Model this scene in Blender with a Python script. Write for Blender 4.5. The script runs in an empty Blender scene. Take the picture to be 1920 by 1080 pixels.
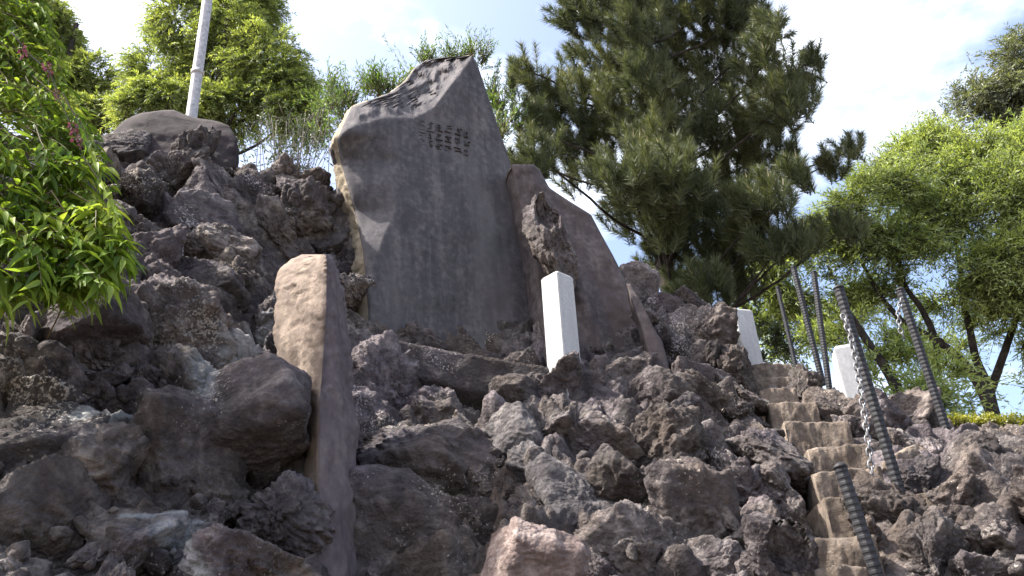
import bpy, bmesh, math, random
import numpy as np
from mathutils import Matrix, Vector, Euler

# ------------------------------------------------------------------ camera, sky, sun, exposure
SC = bpy.context.scene
COL = SC.collection
W0, H0, FPX = 1920.0, 1080.0, 1600.0
PITCH, ROLL = math.radians(27.7), math.radians(-4.2)
CAMLOC = np.array([0.0, 0.0, 1.6])
cam_d = bpy.data.cameras.new('camera')
cam_d.sensor_width = 36.0
cam_d.lens = 36.0 * FPX / W0
cam_d.clip_start, cam_d.clip_end = 0.05, 4000.0
cam = bpy.data.objects.new('camera', cam_d)
COL.objects.link(cam)
CM = Euler((math.pi / 2 + PITCH, 0, 0)).to_matrix() @ Matrix.Rotation(ROLL, 3, 'Z')
cam.matrix_world = Matrix.Translation(Vector(CAMLOC)) @ CM.to_4x4()
SC.camera = cam
CMN = np.array(CM)

SUN_AZ_VEC = (-0.99, -0.04)          # horizontal direction towards the sun (left)
SUN_EL = math.radians(54)
hx, hy = SUN_AZ_VEC
hn = math.hypot(hx, hy)
SUN_DIR = Vector((hx / hn * math.cos(SUN_EL), hy / hn * math.cos(SUN_EL), math.sin(SUN_EL)))
world = bpy.data.worlds.new('World')
SC.world = world
world.use_nodes = True
nt = world.node_tree
for n in list(nt.nodes):
    nt.nodes.remove(n)
w_out = nt.nodes.new('ShaderNodeOutputWorld')
w_bg = nt.nodes.new('ShaderNodeBackground')
w_sky = nt.nodes.new('ShaderNodeTexSky')
w_sky.sky_type = 'NISHITA'
w_sky.sun_disc = False
w_sky.sun_elevation = SUN_EL
w_sky.sun_rotation = math.atan2(hx, hy)
w_sky.air_density = 0.85
w_sky.dust_density = 4.5
w_sky.ozone_density = 0.6
w_bg.inputs['Strength'].default_value = 0.15
w_tc = nt.nodes.new('ShaderNodeTexCoord')
w_map = nt.nodes.new('ShaderNodeMapping')
w_map.inputs['Location'].default_value = (0.35, 0.2, 0.1)
w_map.inputs['Scale'].default_value = (1.0, 1.0, 1.9)
w_noise = nt.nodes.new('ShaderNodeTexNoise')
w_noise.inputs['Scale'].default_value = 2.6
w_noise.inputs['Detail'].default_value = 7.0
w_noise.inputs['Roughness'].default_value = 0.56
w_ramp = nt.nodes.new('ShaderNodeValToRGB')
w_ramp.color_ramp.elements[0].position = 0.50
w_ramp.color_ramp.elements[1].position = 0.80
w_mix = nt.nodes.new('ShaderNodeMixRGB')
w_mix.inputs['Color2'].default_value = (6.6, 6.8, 7.0, 1)
nt.links.new(w_tc.outputs['Generated'], w_map.inputs['Vector'])
nt.links.new(w_map.outputs['Vector'], w_noise.inputs['Vector'])
nt.links.new(w_noise.outputs['Fac'], w_ramp.inputs['Fac'])
nt.links.new(w_ramp.outputs['Color'], w_mix.inputs['Fac'])
nt.links.new(w_sky.outputs['Color'], w_mix.inputs['Color1'])
nt.links.new(w_mix.outputs['Color'], w_bg.inputs['Color'])
nt.links.new(w_bg.outputs['Background'], w_out.inputs['Surface'])

sun_d = bpy.data.lights.new('sun', 'SUN')
sun_d.energy = 4.2
sun_d.angle = math.radians(0.53)
sun_d.color = (1.0, 0.95, 0.87)
sun = bpy.data.objects.new('sun', sun_d)
COL.objects.link(sun)
sun.rotation_euler = (-SUN_DIR).to_track_quat('-Z', 'Y').to_euler()
sun.location = (0, 0, 30)

SC.render.engine = 'CYCLES'
SC.view_settings.view_transform = 'Standard'
SC.view_settings.look = 'None'
SC.view_settings.gamma = 1.0
SC.view_settings.use_curve_mapping = False
SC.view_settings.exposure = 1.58
SC.cycles.max_bounces = 6
SC.cycles.transparent_max_bounces = 4
SC.cycles.use_denoising = True

random.seed(11)
RNG = np.random.default_rng(11)

# ------------------------------------------------------------------ small helpers
def ray(px, py):
    d = np.array([(px - W0 / 2) / FPX, -(py - H0 / 2) / FPX, -1.0])
    return CMN @ d                                    # |forward component| is 1 along the view axis

def at(px, py, Y):
    d = ray(px, py)
    return CAMLOC + d * (Y / d[1])

def pxm(px, py, Y):                                   # metres per photo pixel there
    return (Y / ray(px, py)[1]) / FPX

def on_plane(px, py, p0, n):
    d = ray(px, py)
    t = np.dot(np.asarray(p0) - CAMLOC, n) / np.dot(d, n)
    return CAMLOC + d * t

def project(P):
    c = (np.asarray(P) - CAMLOC) @ CMN
    return W0 / 2 + FPX * c[..., 0] / -c[..., 2], H0 / 2 - FPX * c[..., 1] / -c[..., 2]

def nrm(v):
    v = np.asarray(v, float)
    return v / np.maximum(np.linalg.norm(v, axis=-1, keepdims=True), 1e-9)

_G = nrm(np.random.default_rng(5).normal(size=(256, 3)))
_P = np.random.default_rng(6).permutation(256)
_P = np.concatenate([_P, _P, _P])

def perlin(p, seed=0):
    p = np.asarray(p, float) + seed * 17.31
    i = np.floor(p).astype(np.int64)
    f = p - i
    u = f * f * f * (f * (f * 6 - 15) + 10)
    i &= 255
    out = np.zeros(len(p))
    for dx in (0, 1):
        for dy in (0, 1):
            for dz in (0, 1):
                h = _P[_P[_P[(i[:, 0] + dx) & 255] + ((i[:, 1] + dy) & 255)] + ((i[:, 2] + dz) & 255)]
                g = _G[h]
                dd = f - np.array([dx, dy, dz])
                w = (u[:, 0] if dx else 1 - u[:, 0]) * (u[:, 1] if dy else 1 - u[:, 1]) * (u[:, 2] if dz else 1 - u[:, 2])
                out += w * np.einsum('ij,ij->i', g, dd)
    return out * 1.5

def fbm(p, oct=4, seed=0, ridged=False):
    a, s, out = 1.0, 1.0, 0.0
    for o in range(oct):
        v = perlin(np.asarray(p) * s, seed + o)
        if ridged:
            v = 0.5 - 2 * np.abs(v)
        out = out + a * v
        a *= 0.5
        s *= 2.03
    return out

def mesh_np(name, V, F, smooth=True):
    V = np.ascontiguousarray(V, np.float32)
    F = np.ascontiguousarray(F, np.int32)
    k = F.shape[1]
    me = bpy.data.meshes.new(name)
    me.vertices.add(len(V)); me.vertices.foreach_set('co', V.ravel())
    me.loops.add(F.size); me.loops.foreach_set('vertex_index', F.ravel())
    me.polygons.add(len(F))
    me.polygons.foreach_set('loop_start', np.arange(0, F.size, k, dtype=np.int32))
    me.polygons.foreach_set('use_smooth', np.full(len(F), smooth, dtype=bool))
    me.update(calc_edges=True)
    me.validate()
    return me

def link(name, me, mat=None, parent=None, kind=None):
    o = bpy.data.objects.new(name, me)
    COL.objects.link(o)
    if mat is not None and me is not None and not me.materials:
        me.materials.append(mat)
    if parent is not None:
        o.parent = parent
    if kind:
        o['kind'] = kind
    return o

def tag(o, label, cat, group=None):
    o['label'] = label
    o['category'] = cat
    if group:
        o['group'] = group
    return o

def empty(name, loc, label, cat, group=None):
    o = bpy.data.objects.new(name, None)
    COL.objects.link(o)
    o.empty_display_size = 0.1
    o.location = loc
    EMPTY_LOC[o.name] = np.array(loc, float)
    return tag(o, label, cat, group)
EMPTY_LOC = {}

def child(name, me, mat, parent, kind=None):
    """part whose mesh is given in world coordinates, under an empty that only has a location"""
    o = link(name, me, mat, parent, kind)
    if parent is not None:
        o.location = -Vector(EMPTY_LOC.get(parent.name, np.zeros(3)))
    return o

def tube(pts, rad, n=8, cap=True):
    pts = np.asarray(pts, float)
    rad = np.broadcast_to(np.asarray(rad, float), (len(pts),))
    tan = nrm(np.gradient(pts, axis=0))
    up = np.array([0.0, 1.0, 0.0]) if abs(tan[0, 1]) < 0.9 else np.array([1.0, 0, 0])
    V = []
    a = np.arange(n) * 2 * math.pi / n
    u = nrm(np.cross(tan[0], up))
    for i in range(len(pts)):
        u = nrm(u - tan[i] * np.dot(u, tan[i]))
        v = np.cross(tan[i], u)
        V.append(pts[i] + rad[i] * (np.cos(a)[:, None] * u + np.sin(a)[:, None] * v))
    V = np.concatenate(V)
    F = []
    for i in range(len(pts) - 1):
        for j in range(n):
            F.append((i * n + j, i * n + (j + 1) % n, (i + 1) * n + (j + 1) % n, (i + 1) * n + j))
    F = np.array(F)
    if cap:
        c = len(V)
        V = np.concatenate([V, pts[:1], pts[-1:]])
        b = [(c, (j + 1) % n, j, j) for j in range(n)]
        m = (len(pts) - 1) * n
        t = [(c + 1, m + j, m + (j + 1) % n, m + (j + 1) % n) for j in range(n)]
        F3 = np.array([(x[0], x[1], x[2]) for x in b + t])
        Ft = np.concatenate([F[:, [0, 1, 2]], F[:, [0, 2, 3]], F3])
        return V, Ft
    return V, np.concatenate([F[:, [0, 1, 2]], F[:, [0, 2, 3]]])

def join(parts):
    V, F, k = [], [], 0
    for v, f in parts:
        V.append(v); F.append(np.asarray(f) + k); k += len(v)
    return np.concatenate(V), np.concatenate(F)

def smooth_path(P, n):
    P = np.asarray(P, float)
    t = np.linspace(0, 1, len(P))
    s = np.linspace(0, 1, n)
    out = np.stack([np.interp(s, t, P[:, k]) for k in range(P.shape[1])], 1)
    for _ in range(2):
        out[1:-1] = (out[:-2] + 2 * out[1:-1] + out[2:]) / 4
    return out

# ------------------------------------------------------------------ materials
def new_mat(name):
    m = bpy.data.materials.new(name)
    m.use_nodes = True
    t = m.node_tree
    b = t.nodes['Principled BSDF']
    b.inputs['Specular IOR Level'].default_value = 0.25
    return m, t, b

def N(t, kind, **kw):
    n = t.nodes.new(kind)
    for k, v in kw.items():
        if k in n.inputs:
            n.inputs[k].default_value = v
        else:
            setattr(n, k, v)
    return n

def ramp(t, src, stops):
    r = t.nodes.new('ShaderNodeValToRGB')
    el = r.color_ramp.elements
    while len(el) < len(stops):
        el.new(0.5)
    for e, (p, c) in zip(el, stops):
        e.position = p
        e.color = (*c, 1) if len(c) == 3 else c
    t.links.new(src, r.inputs['Fac'])
    return r

def rock_material(name, dark, mid, pale, bump=0.6, grain=55.0, rough=0.95, bump_dist=0.02, pore=True, tint=None, obj_var=0.35, streak=None, glint_specks=False, stains=None):
    m, t, b = new_mat(name)
    g = t.nodes.new('ShaderNodeNewGeometry')
    pos = g.outputs['Position']
    if streak:
        mp = N(t, 'ShaderNodeMapping')
        mp.inputs['Scale'].default_value = streak
        t.links.new(pos, mp.inputs['Vector'])
        spos = mp.outputs['Vector']
    else:
        spos = pos
    n1 = N(t, 'ShaderNodeTexNoise', Scale=3.1, Detail=9.0, Roughness=0.68)
    n2 = N(t, 'ShaderNodeTexNoise', Scale=grain, Detail=5.0, Roughness=0.7)
    n3 = N(t, 'ShaderNodeTexNoise', Scale=grain * 0.33, Detail=6.0, Roughness=0.62)
    t.links.new(spos, n1.inputs['Vector'])
    for n in (n2, n3):
        t.links.new(pos, n.inputs['Vector'])
    mixv = N(t, 'ShaderNodeMath', operation='MULTIPLY_ADD')
    t.links.new(n3.outputs['Fac'], mixv.inputs[0]); mixv.inputs[1].default_value = 0.55
    sc = N(t, 'ShaderNodeMath', operation='MULTIPLY')
    t.links.new(n1.outputs['Fac'], sc.inputs[0]); sc.inputs[1].default_value = 0.6
    t.links.new(sc.outputs[0], mixv.inputs[2])
    r = ramp(t, mixv.outputs[0], [(0.40, dark), (0.57, mid), (0.74, pale)])
    col = r.outputs['Color']
    if tint:
        n4 = N(t, 'ShaderNodeTexNoise', Scale=1.3, Detail=4.0, Roughness=0.6)
        t.links.new(spos, n4.inputs['Vector'])
        rr = ramp(t, n4.outputs['Fac'], [(0.48, (0, 0, 0)), (0.66, (1, 1, 1))])
        mx = N(t, 'ShaderNodeMixRGB', blend_type='MIX')
        sf = N(t, 'ShaderNodeMath', operation='MULTIPLY')
        t.links.new(rr.outputs['Color'], sf.inputs[0]); sf.inputs[1].default_value = 0.6
        t.links.new(sf.outputs[0], mx.inputs['Fac'])
        t.links.new(col, mx.inputs['Color1'])
        mx.inputs['Color2'].default_value = (*tint, 1)
        col = mx.outputs['Color']
    if obj_var:
        oi = t.nodes.new('ShaderNodeObjectInfo')
        mr = N(t, 'ShaderNodeMapRange')
        t.links.new(oi.outputs['Random'], mr.inputs['Value'])
        mr.inputs['To Min'].default_value = 1 - obj_var
        mr.inputs['To Max'].default_value = 1 + obj_var
        hs = N(t, 'ShaderNodeHueSaturation')
        t.links.new(mr.outputs['Result'], hs.inputs['Value'])
        t.links.new(col, hs.inputs['Color'])
        col = hs.outputs['Color']
    if glint_specks:  # pale specks painted into the lava colour to stand in for glints
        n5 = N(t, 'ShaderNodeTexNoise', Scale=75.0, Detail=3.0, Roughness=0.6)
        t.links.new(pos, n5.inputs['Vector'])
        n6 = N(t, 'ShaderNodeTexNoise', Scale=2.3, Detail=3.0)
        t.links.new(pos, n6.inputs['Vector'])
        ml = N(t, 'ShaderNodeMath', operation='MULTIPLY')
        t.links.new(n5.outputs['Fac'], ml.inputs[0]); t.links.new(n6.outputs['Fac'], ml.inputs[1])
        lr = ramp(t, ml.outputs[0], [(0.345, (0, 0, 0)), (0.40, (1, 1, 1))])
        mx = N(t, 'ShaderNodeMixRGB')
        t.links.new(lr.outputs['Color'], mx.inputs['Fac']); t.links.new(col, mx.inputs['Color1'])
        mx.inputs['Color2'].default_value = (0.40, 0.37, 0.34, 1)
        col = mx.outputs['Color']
        # purple-grey and brown lavas next to each other
        n7 = N(t, 'ShaderNodeTexNoise', Scale=1.9, Detail=2.0)
        t.links.new(pos, n7.inputs['Vector'])
        tr = ramp(t, n7.outputs['Fac'], [(0.35, (0.95, 0.92, 1.02)), (0.5, (1, 1, 1)), (0.66, (1.06, 0.99, 0.90))])
        mt = N(t, 'ShaderNodeMixRGB', blend_type='MULTIPLY'); mt.inputs['Fac'].default_value = 1.0
        t.links.new(col, mt.inputs['Color1']); t.links.new(tr.outputs['Color'], mt.inputs['Color2'])
        col = mt.outputs['Color']
    if stains:
        # pale lime deposits that ran down the rock: world x/z runs, each a chain of short segments
        fl = N(t, 'ShaderNodeVectorMath', operation='MULTIPLY'); fl.inputs[1].default_value = (1, 0, 1)
        t.links.new(pos, fl.inputs[0])
        wob = N(t, 'ShaderNodeTexNoise', Scale=14.0, Detail=4.0)
        t.links.new(pos, wob.inputs['Vector'])
        acc = None
        for (a, b_, r_) in stains:
            a = np.array([a[0], 0, a[2]]); b2 = np.array([b_[0], 0, b_[2]])
            ab = b2 - a
            sb_ = N(t, 'ShaderNodeVectorMath', operation='SUBTRACT'); t.links.new(fl.outputs[0], sb_.inputs[0]); sb_.inputs[1].default_value = tuple(a)
            dt = N(t, 'ShaderNodeVectorMath', operation='DOT_PRODUCT'); t.links.new(sb_.outputs[0], dt.inputs[0]); dt.inputs[1].default_value = tuple(ab / np.dot(ab, ab))
            cl = N(t, 'ShaderNodeClamp'); t.links.new(dt.outputs['Value'], cl.inputs['Value'])
            sc_ = N(t, 'ShaderNodeVectorMath', operation='SCALE'); sc_.inputs[0].default_value = tuple(ab); t.links.new(cl.outputs[0], sc_.inputs['Scale'])
            ds = N(t, 'ShaderNodeVectorMath', operation='DISTANCE'); t.links.new(sb_.outputs[0], ds.inputs[0]); t.links.new(sc_.outputs[0], ds.inputs[1])
            dv = N(t, 'ShaderNodeMath', operation='DIVIDE'); t.links.new(ds.outputs['Value'], dv.inputs[0]); dv.inputs[1].default_value = r_
            if acc is None:
                acc = dv.outputs[0]
            else:
                mn = N(t, 'ShaderNodeMath', operation='MINIMUM'); t.links.new(acc, mn.inputs[0]); t.links.new(dv.outputs[0], mn.inputs[1])
                acc = mn.outputs[0]
        ad_ = N(t, 'ShaderNodeMath', operation='MULTIPLY_ADD')
        t.links.new(wob.outputs['Fac'], ad_.inputs[0]); ad_.inputs[1].default_value = 1.2; t.links.new(acc, ad_.inputs[2])
        rs = ramp(t, ad_.outputs[0], [(0.0, (0.62,) * 3), (0.62, (0.5,) * 3), (1.0, (0,) * 3)])
        sc2 = N(t, 'ShaderNodeMath', operation='MULTIPLY'); t.links.new(ad_.outputs[0], sc2.inputs[0]); sc2.inputs[1].default_value = 0.66
        t.links.new(sc2.outputs[0], rs.inputs['Fac'])
        mx = N(t, 'ShaderNodeMixRGB')
        t.links.new(rs.outputs['Color'], mx.inputs['Fac']); t.links.new(col, mx.inputs['Color1'])
        mx.inputs['Color2'].default_value = (0.40, 0.415, 0.42, 1)
        col = mx.outputs['Color']
    t.links.new(col, b.inputs['Base Color'])
    b.inputs['Roughness'].default_value = rough
    h = n2.outputs['Fac']
    if pore:
        vo = N(t, 'ShaderNodeTexVoronoi', Scale=grain * 0.9)
        t.links.new(pos, vo.inputs['Vector'])
        ad = N(t, 'ShaderNodeMath', operation='MULTIPLY_ADD')
        t.links.new(vo.outputs['Distance'], ad.inputs[0]); ad.inputs[1].default_value = 0.5
        t.links.new(n2.outputs['Fac'], ad.inputs[2])
        ad2 = N(t, 'ShaderNodeMath', operation='MULTIPLY_ADD')
        t.links.new(n3.outputs['Fac'], ad2.inputs[0]); ad2.inputs[1].default_value = 2.2
        t.links.new(ad.outputs[0], ad2.inputs[2])
        h = ad2.outputs[0]
    bp = N(t, 'ShaderNodeBump', Strength=bump, Distance=bump_dist)
    t.links.new(h, bp.inputs['Height'])
    t.links.new(bp.outputs['Normal'], b.inputs['Normal'])
    return m

M = {}
def run(path, r):                                     # lime runs at about the distance of the left rocks
    w = [at(*p) for p in path]
    return [(a, b, r) for a, b in zip(w[:-1], w[1:])]
STAINS = run([(472, 560, 3.55), (440, 620, 3.42), (400, 680, 3.22), (385, 735, 3.1)], 0.08) + run([(385, 740, 3.05), (300, 758, 2.95), (170, 792, 2.8)], 0.05) + run([(310, 985, 2.55), (345, 1030, 2.5), (380, 1090, 2.48)], 0.062) + run([(340, 955, 2.6), (215, 960, 2.5)], 0.016)
M['lava'] = rock_material('lava_rock', (0.030, 0.0255, 0.026), (0.100, 0.086, 0.084), (0.30, 0.268, 0.25), bump=1.0, tint=(0.110, 0.090, 0.080), glint_specks=True, stains=STAINS)
M['lava_dark'] = rock_material('dark_lava_rock', (0.030, 0.0255, 0.027), (0.076, 0.066, 0.067), (0.19, 0.168, 0.16), bump=0.9, tint=(0.078, 0.063, 0.058), glint_specks=True, stains=STAINS)
M['lava_pink'] = rock_material('pink_lava_rock', (0.07, 0.05, 0.046), (0.20, 0.152, 0.138), (0.40, 0.33, 0.30), bump=0.7, obj_var=0.1)
M['lava_grey'] = rock_material('grey_lava_rock', (0.034, 0.031, 0.034), (0.095, 0.086, 0.088), (0.27, 0.245, 0.235), bump=0.9, obj_var=0.15)
M['soil'] = rock_material('mound_soil', (0.028, 0.022, 0.02), (0.085, 0.068, 0.06), (0.21, 0.175, 0.15), bump=1.0, obj_var=0)
M['dome'] = rock_material('dome_stone', (0.014, 0.011, 0.0125), (0.028, 0.022, 0.024), (0.055, 0.043, 0.043), bump=0.25, grain=30, pore=False, obj_var=0, tint=(0.042, 0.025, 0.025))
M['stele'] = rock_material('stele_stone', (0.048, 0.045, 0.050), (0.080, 0.075, 0.081), (0.150, 0.138, 0.138), bump=0.4, grain=70, pore=False, obj_var=0, streak=(3.6, 3.6, 0.4), tint=(0.125, 0.117, 0.120), bump_dist=0.008)
M['stele_edge'] = rock_material('stele_edge_stone', (0.16, 0.13, 0.095), (0.28, 0.235, 0.17), (0.38, 0.33, 0.25), bump=0.6, grain=50, pore=False, obj_var=0)
M['slab'] = rock_material('brown_slab_stone', (0.05, 0.042, 0.044), (0.085, 0.071, 0.072), (0.16, 0.138, 0.132), bump=0.4, grain=60, pore=False, obj_var=0, streak=(2.5, 2.5, 0.5), tint=(0.11, 0.083, 0.074))
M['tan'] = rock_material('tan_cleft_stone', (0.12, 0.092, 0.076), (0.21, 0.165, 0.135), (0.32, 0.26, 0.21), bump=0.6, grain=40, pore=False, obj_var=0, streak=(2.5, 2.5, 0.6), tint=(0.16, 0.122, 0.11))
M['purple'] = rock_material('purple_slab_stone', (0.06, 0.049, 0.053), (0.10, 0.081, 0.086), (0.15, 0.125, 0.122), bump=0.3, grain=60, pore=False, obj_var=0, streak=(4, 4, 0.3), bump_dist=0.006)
M['concrete'] = rock_material('step_concrete', (0.060, 0.048, 0.039), (0.145, 0.116, 0.094), (0.30, 0.25, 0.205), bump=0.9, grain=60, pore=False, obj_var=0.1)
M['mortar'] = rock_material('pale_bluish_rock', (0.07, 0.075, 0.082), (0.15, 0.16, 0.172), (0.26, 0.265, 0.27), bump=0.6, grain=40, pore=False, obj_var=0.05, bump_dist=0.008)
M['white'] = rock_material('white_granite', (0.33, 0.335, 0.34), (0.41, 0.415, 0.42), (0.50, 0.50, 0.49), bump=0.2, grain=160, pore=False, obj_var=0, bump_dist=0.003, rough=0.75, streak=(9, 9, 1.5), tint=(0.36, 0.355, 0.34))
M['engrave'] = rock_material('engraved_granite', (0.15, 0.155, 0.16), (0.20, 0.205, 0.21), (0.25, 0.255, 0.255), bump=0.1, grain=120, pore=False, obj_var=0)
M['earth'] = rock_material('ground_earth', (0.06, 0.05, 0.04), (0.14, 0.115, 0.09), (0.22, 0.19, 0.15), bump=0.6, grain=12, pore=False, obj_var=0)
M['bark'] = rock_material('dark_bark', (0.014, 0.012, 0.011), (0.035, 0.028, 0.024), (0.085, 0.07, 0.06), bump=1.0, grain=45, pore=False, obj_var=0, streak=(6, 6, 1.2))
M['twig'] = rock_material('grey_twig', (0.10, 0.09, 0.08), (0.18, 0.16, 0.14), (0.26, 0.24, 0.22), bump=0.2, pore=False, obj_var=0)

def metal_mat(name, col, rough, metallic):
    m, t, b = new_mat(name)
    g = t.nodes.new('ShaderNodeNewGeometry')
    n1 = N(t, 'ShaderNodeTexNoise', Scale=30.0, Detail=6.0, Roughness=0.7)
    t.links.new(g.outputs['Position'], n1.inputs['Vector'])
    r = ramp(t, n1.outputs['Fac'], [(0.35, tuple(c * 0.65 for c in col)), (0.65, tuple(min(1, c * 1.25) for c in col))])
    t.links.new(r.outputs['Color'], b.inputs['Base Color'])
    b.inputs['Metallic'].default_value = metallic
    b.inputs['Roughness'].default_value = rough
    bp = N(t, 'ShaderNodeBump', Strength=0.15, Distance=0.004)
    t.links.new(n1.outputs['Fac'], bp.inputs['Height'])
    t.links.new(bp.outputs['Normal'], b.inputs['Normal'])
    return m
M['iron'] = metal_mat('dark_iron', (0.030, 0.030, 0.034), 0.6, 0.2)
M['chain'] = metal_mat('chain_steel', (0.20, 0.20, 0.21), 0.5, 0.6)
M['pole'] = metal_mat('pale_pole', (0.46, 0.45, 0.46), 0.5, 0.1)

def leaf_mat(name, c0, c1, c2, trans=0.45, gloss=0.06, nscale=2.2, tmul=(1.35, 1.3, 0.55)):
    m = bpy.data.materials.new(name)
    m.use_nodes = True
    t = m.node_tree
    for n in list(t.nodes):
        t.nodes.remove(n)
    out = t.nodes.new('ShaderNodeOutputMaterial')
    g = t.nodes.new('ShaderNodeNewGeometry')
    n1 = N(t, 'ShaderNodeTexNoise', Scale=nscale, Detail=3.0)
    t.links.new(g.outputs['Position'], n1.inputs['Vector'])
    ad = N(t, 'ShaderNodeMath', operation='MULTIPLY_ADD')
    t.links.new(g.outputs['Random Per Island'], ad.inputs[0]); ad.inputs[1].default_value = 0.55
    sb = N(t, 'ShaderNodeMath', operation='MULTIPLY_ADD')
    t.links.new(n1.outputs['Fac'], sb.inputs[0]); sb.inputs[1].default_value = 0.9; sb.inputs[2].default_value = -0.22
    t.links.new(sb.outputs[0], ad.inputs[2])
    r = ramp(t, ad.outputs[0], [(0.15, c0), (0.5, c1), (0.9, c2)])
    d = N(t, 'ShaderNodeBsdfDiffuse')
    tr = N(t, 'ShaderNodeBsdfTranslucent')
    tm = N(t, 'ShaderNodeMixRGB', blend_type='MULTIPLY')
    tm.inputs['Fac'].default_value = 1.0
    tm.inputs['Color2'].default_value = (*tmul, 1)
    t.links.new(r.outputs['Color'], tm.inputs['Color1'])
    t.links.new(r.outputs['Color'], d.inputs['Color'])
    t.links.new(tm.outputs['Color'], tr.inputs['Color'])
    mx = N(t, 'ShaderNodeMixShader'); mx.inputs['Fac'].default_value = trans
    t.links.new(d.outputs[0], mx.inputs[1]); t.links.new(tr.outputs[0], mx.inputs[2])
    gl = N(t, 'ShaderNodeBsdfGlossy', Roughness=0.45)
    mg = N(t, 'ShaderNodeMixShader'); mg.inputs['Fac'].default_value = gloss
    t.links.new(mx.outputs[0], mg.inputs[1]); t.links.new(gl.outputs[0], mg.inputs[2])
    t.links.new(mg.outputs[0], out.inputs['Surface'])
    return m
M['leaf_vine'] = leaf_mat('vine_leaf', (0.05, 0.105, 0.02), (0.17, 0.26, 0.045), (0.36, 0.43, 0.09), trans=0.5, nscale=3.0, gloss=0.02)
M['leaf_cypress'] = leaf_mat('cypress_leaf', (0.09, 0.13, 0.045), (0.22, 0.28, 0.09), (0.36, 0.41, 0.15), trans=0.5, nscale=2.0)
M['leaf_right'] = leaf_mat('feathery_leaf', (0.13, 0.185, 0.06), (0.25, 0.32, 0.11), (0.38, 0.44, 0.17), trans=0.5, nscale=1.2)
M['leaf_back'] = leaf_mat('shoot_leaf', (0.05, 0.10, 0.025), (0.10, 0.18, 0.04), (0.17, 0.26, 0.06), trans=0.5)
M['leaf_grey'] = leaf_mat('grey_green_leaf', (0.06, 0.075, 0.045), (0.12, 0.14, 0.085), (0.20, 0.23, 0.13), trans=0.4)
M['leaf_hedge'] = leaf_mat('yellow_hedge_leaf', (0.15, 0.16, 0.02), (0.24, 0.25, 0.025), (0.33, 0.33, 0.04), trans=0.4)
M['leaf_dark'] = leaf_mat('dark_shrub_leaf', (0.02, 0.035, 0.014), (0.045, 0.07, 0.022), (0.09, 0.13, 0.035), trans=0.35)
M['needle'] = leaf_mat('pine_needle', (0.036, 0.052, 0.028), (0.085, 0.108, 0.052), (0.19, 0.205, 0.09), trans=0.3, gloss=0.04, nscale=1.6, tmul=(1.2, 1.15, 0.6))
M['candle'] = leaf_mat('pine_candle', (0.16, 0.13, 0.07), (0.25, 0.2, 0.11), (0.33, 0.28, 0.16), trans=0.1)
M['flower'] = leaf_mat('purple_flower', (0.07, 0.022, 0.035), (0.13, 0.045, 0.07), (0.22, 0.10, 0.13), trans=0.35, tmul=(1.2, 0.8, 1.0))
M['stem'] = leaf_mat('red_stem', (0.07, 0.05, 0.02), (0.11, 0.08, 0.03), (0.15, 0.11, 0.04), trans=0.1)

# ------------------------------------------------------------------ ground and mound
def build_ground():
    R = 1800.0
    me = mesh_np('ground', [(-R, -R, 0), (R, -R, 0), (R, R, 0), (-R, R, 0)], [(0, 1, 2, 3)], False)
    link('ground', me, M['earth'], kind='structure')
build_ground()

# control points of the mound surface: photo pixel + distance in front of the camera
CP = [  # px, py, Y
    (-500, 1080, 2.2), (0, 1080, 2.35), (300, 1080, 2.5), (600, 1080, 3.05), (960, 1080, 3.05), (1300, 1080, 3.05), (1560, 1085, 3.05), (1920, 1080, 3.0), (2400, 1080, 2.9),
    (-500, 800, 2.5), (0, 800, 2.65), (300, 800, 2.95), (620, 800, 3.75), (960, 800, 4.05), (1300, 800, 4.25), (1480, 800, 4.4), (1640, 860, 4.15), (1780, 815, 4.7), (1920, 815, 4.6), (2400, 830, 4.3),
    (-500, 600, 2.85), (0, 620, 2.85), (300, 660, 3.3), (500, 660, 3.7), (690, 720, 4.40), (880, 775, 4.55), (1050, 722, 4.72), (1200, 705, 5.0), (1440, 720, 5.2), (1600, 770, 4.95),
    (60, 480, 3.1), (300, 500, 3.8), (500, 500, 4.3), (640, 560, 4.75), (1340, 640, 5.5), (1440, 690, 5.6),
    (80, 330, 3.6), (300, 380, 4.3), (540, 380, 4.85), (630, 350, 5.1),
    (220, 290, 4.6), (420, 300, 4.75), (600, 300, 5.2), (1260, 560, 5.7), (-500, 330, 3.6),
]
pts = [at(*c) for c in CP]
WP = [(-6, 6.5, 4.6), (-3.0, 6.5, 4.9), (-1.2, 6.5, 5.0), (0.4, 6.5, 4.2), (1.5, 6.6, 3.9), (2.8, 6.6, 3.0), (4.5, 6.3, 2.3), (7, 6, 1.8),
      (-6, 9, 3.2), (-2, 9, 3.2), (1, 9, 2.8), (4, 9, 1.6), (8, 9, 0.6),
      (-6, 14, -0.6), (0, 14, -0.6), (6, 14, -0.6), (9, 12, -0.6),
      (-6, 1.1, -0.1), (-3, 1.1, -0.1), (-1, 1.15, -0.1), (0.5, 1.3, -0.1), (2, 1.3, -0.1), (4, 1.2, -0.1), (7, 1.1, -0.1),
      (-8, 3, 3.0), (8, 3.5, 1.2), (6, 4, 2.2)]
CTRL = np.array([tuple(p) for p in pts] + WP)

def tps_fit(c, lam=0.01):
    n = len(c)
    r2 = ((c[:, None, :2] - c[None, :, :2]) ** 2).sum(-1)
    K = np.where(r2 > 0, 0.5 * r2 * np.log(np.maximum(r2, 1e-12)), 0) + lam * np.eye(n)
    A = np.zeros((n + 3, n + 3))
    A[:n, :n] = K
    A[:n, n] = 1; A[:n, n + 1:] = c[:, :2]
    A[n, :n] = 1; A[n + 1:, :n] = c[:, :2].T
    return np.linalg.solve(A, np.concatenate([c[:, 2], np.zeros(3)]))
TW = tps_fit(CTRL)

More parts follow.
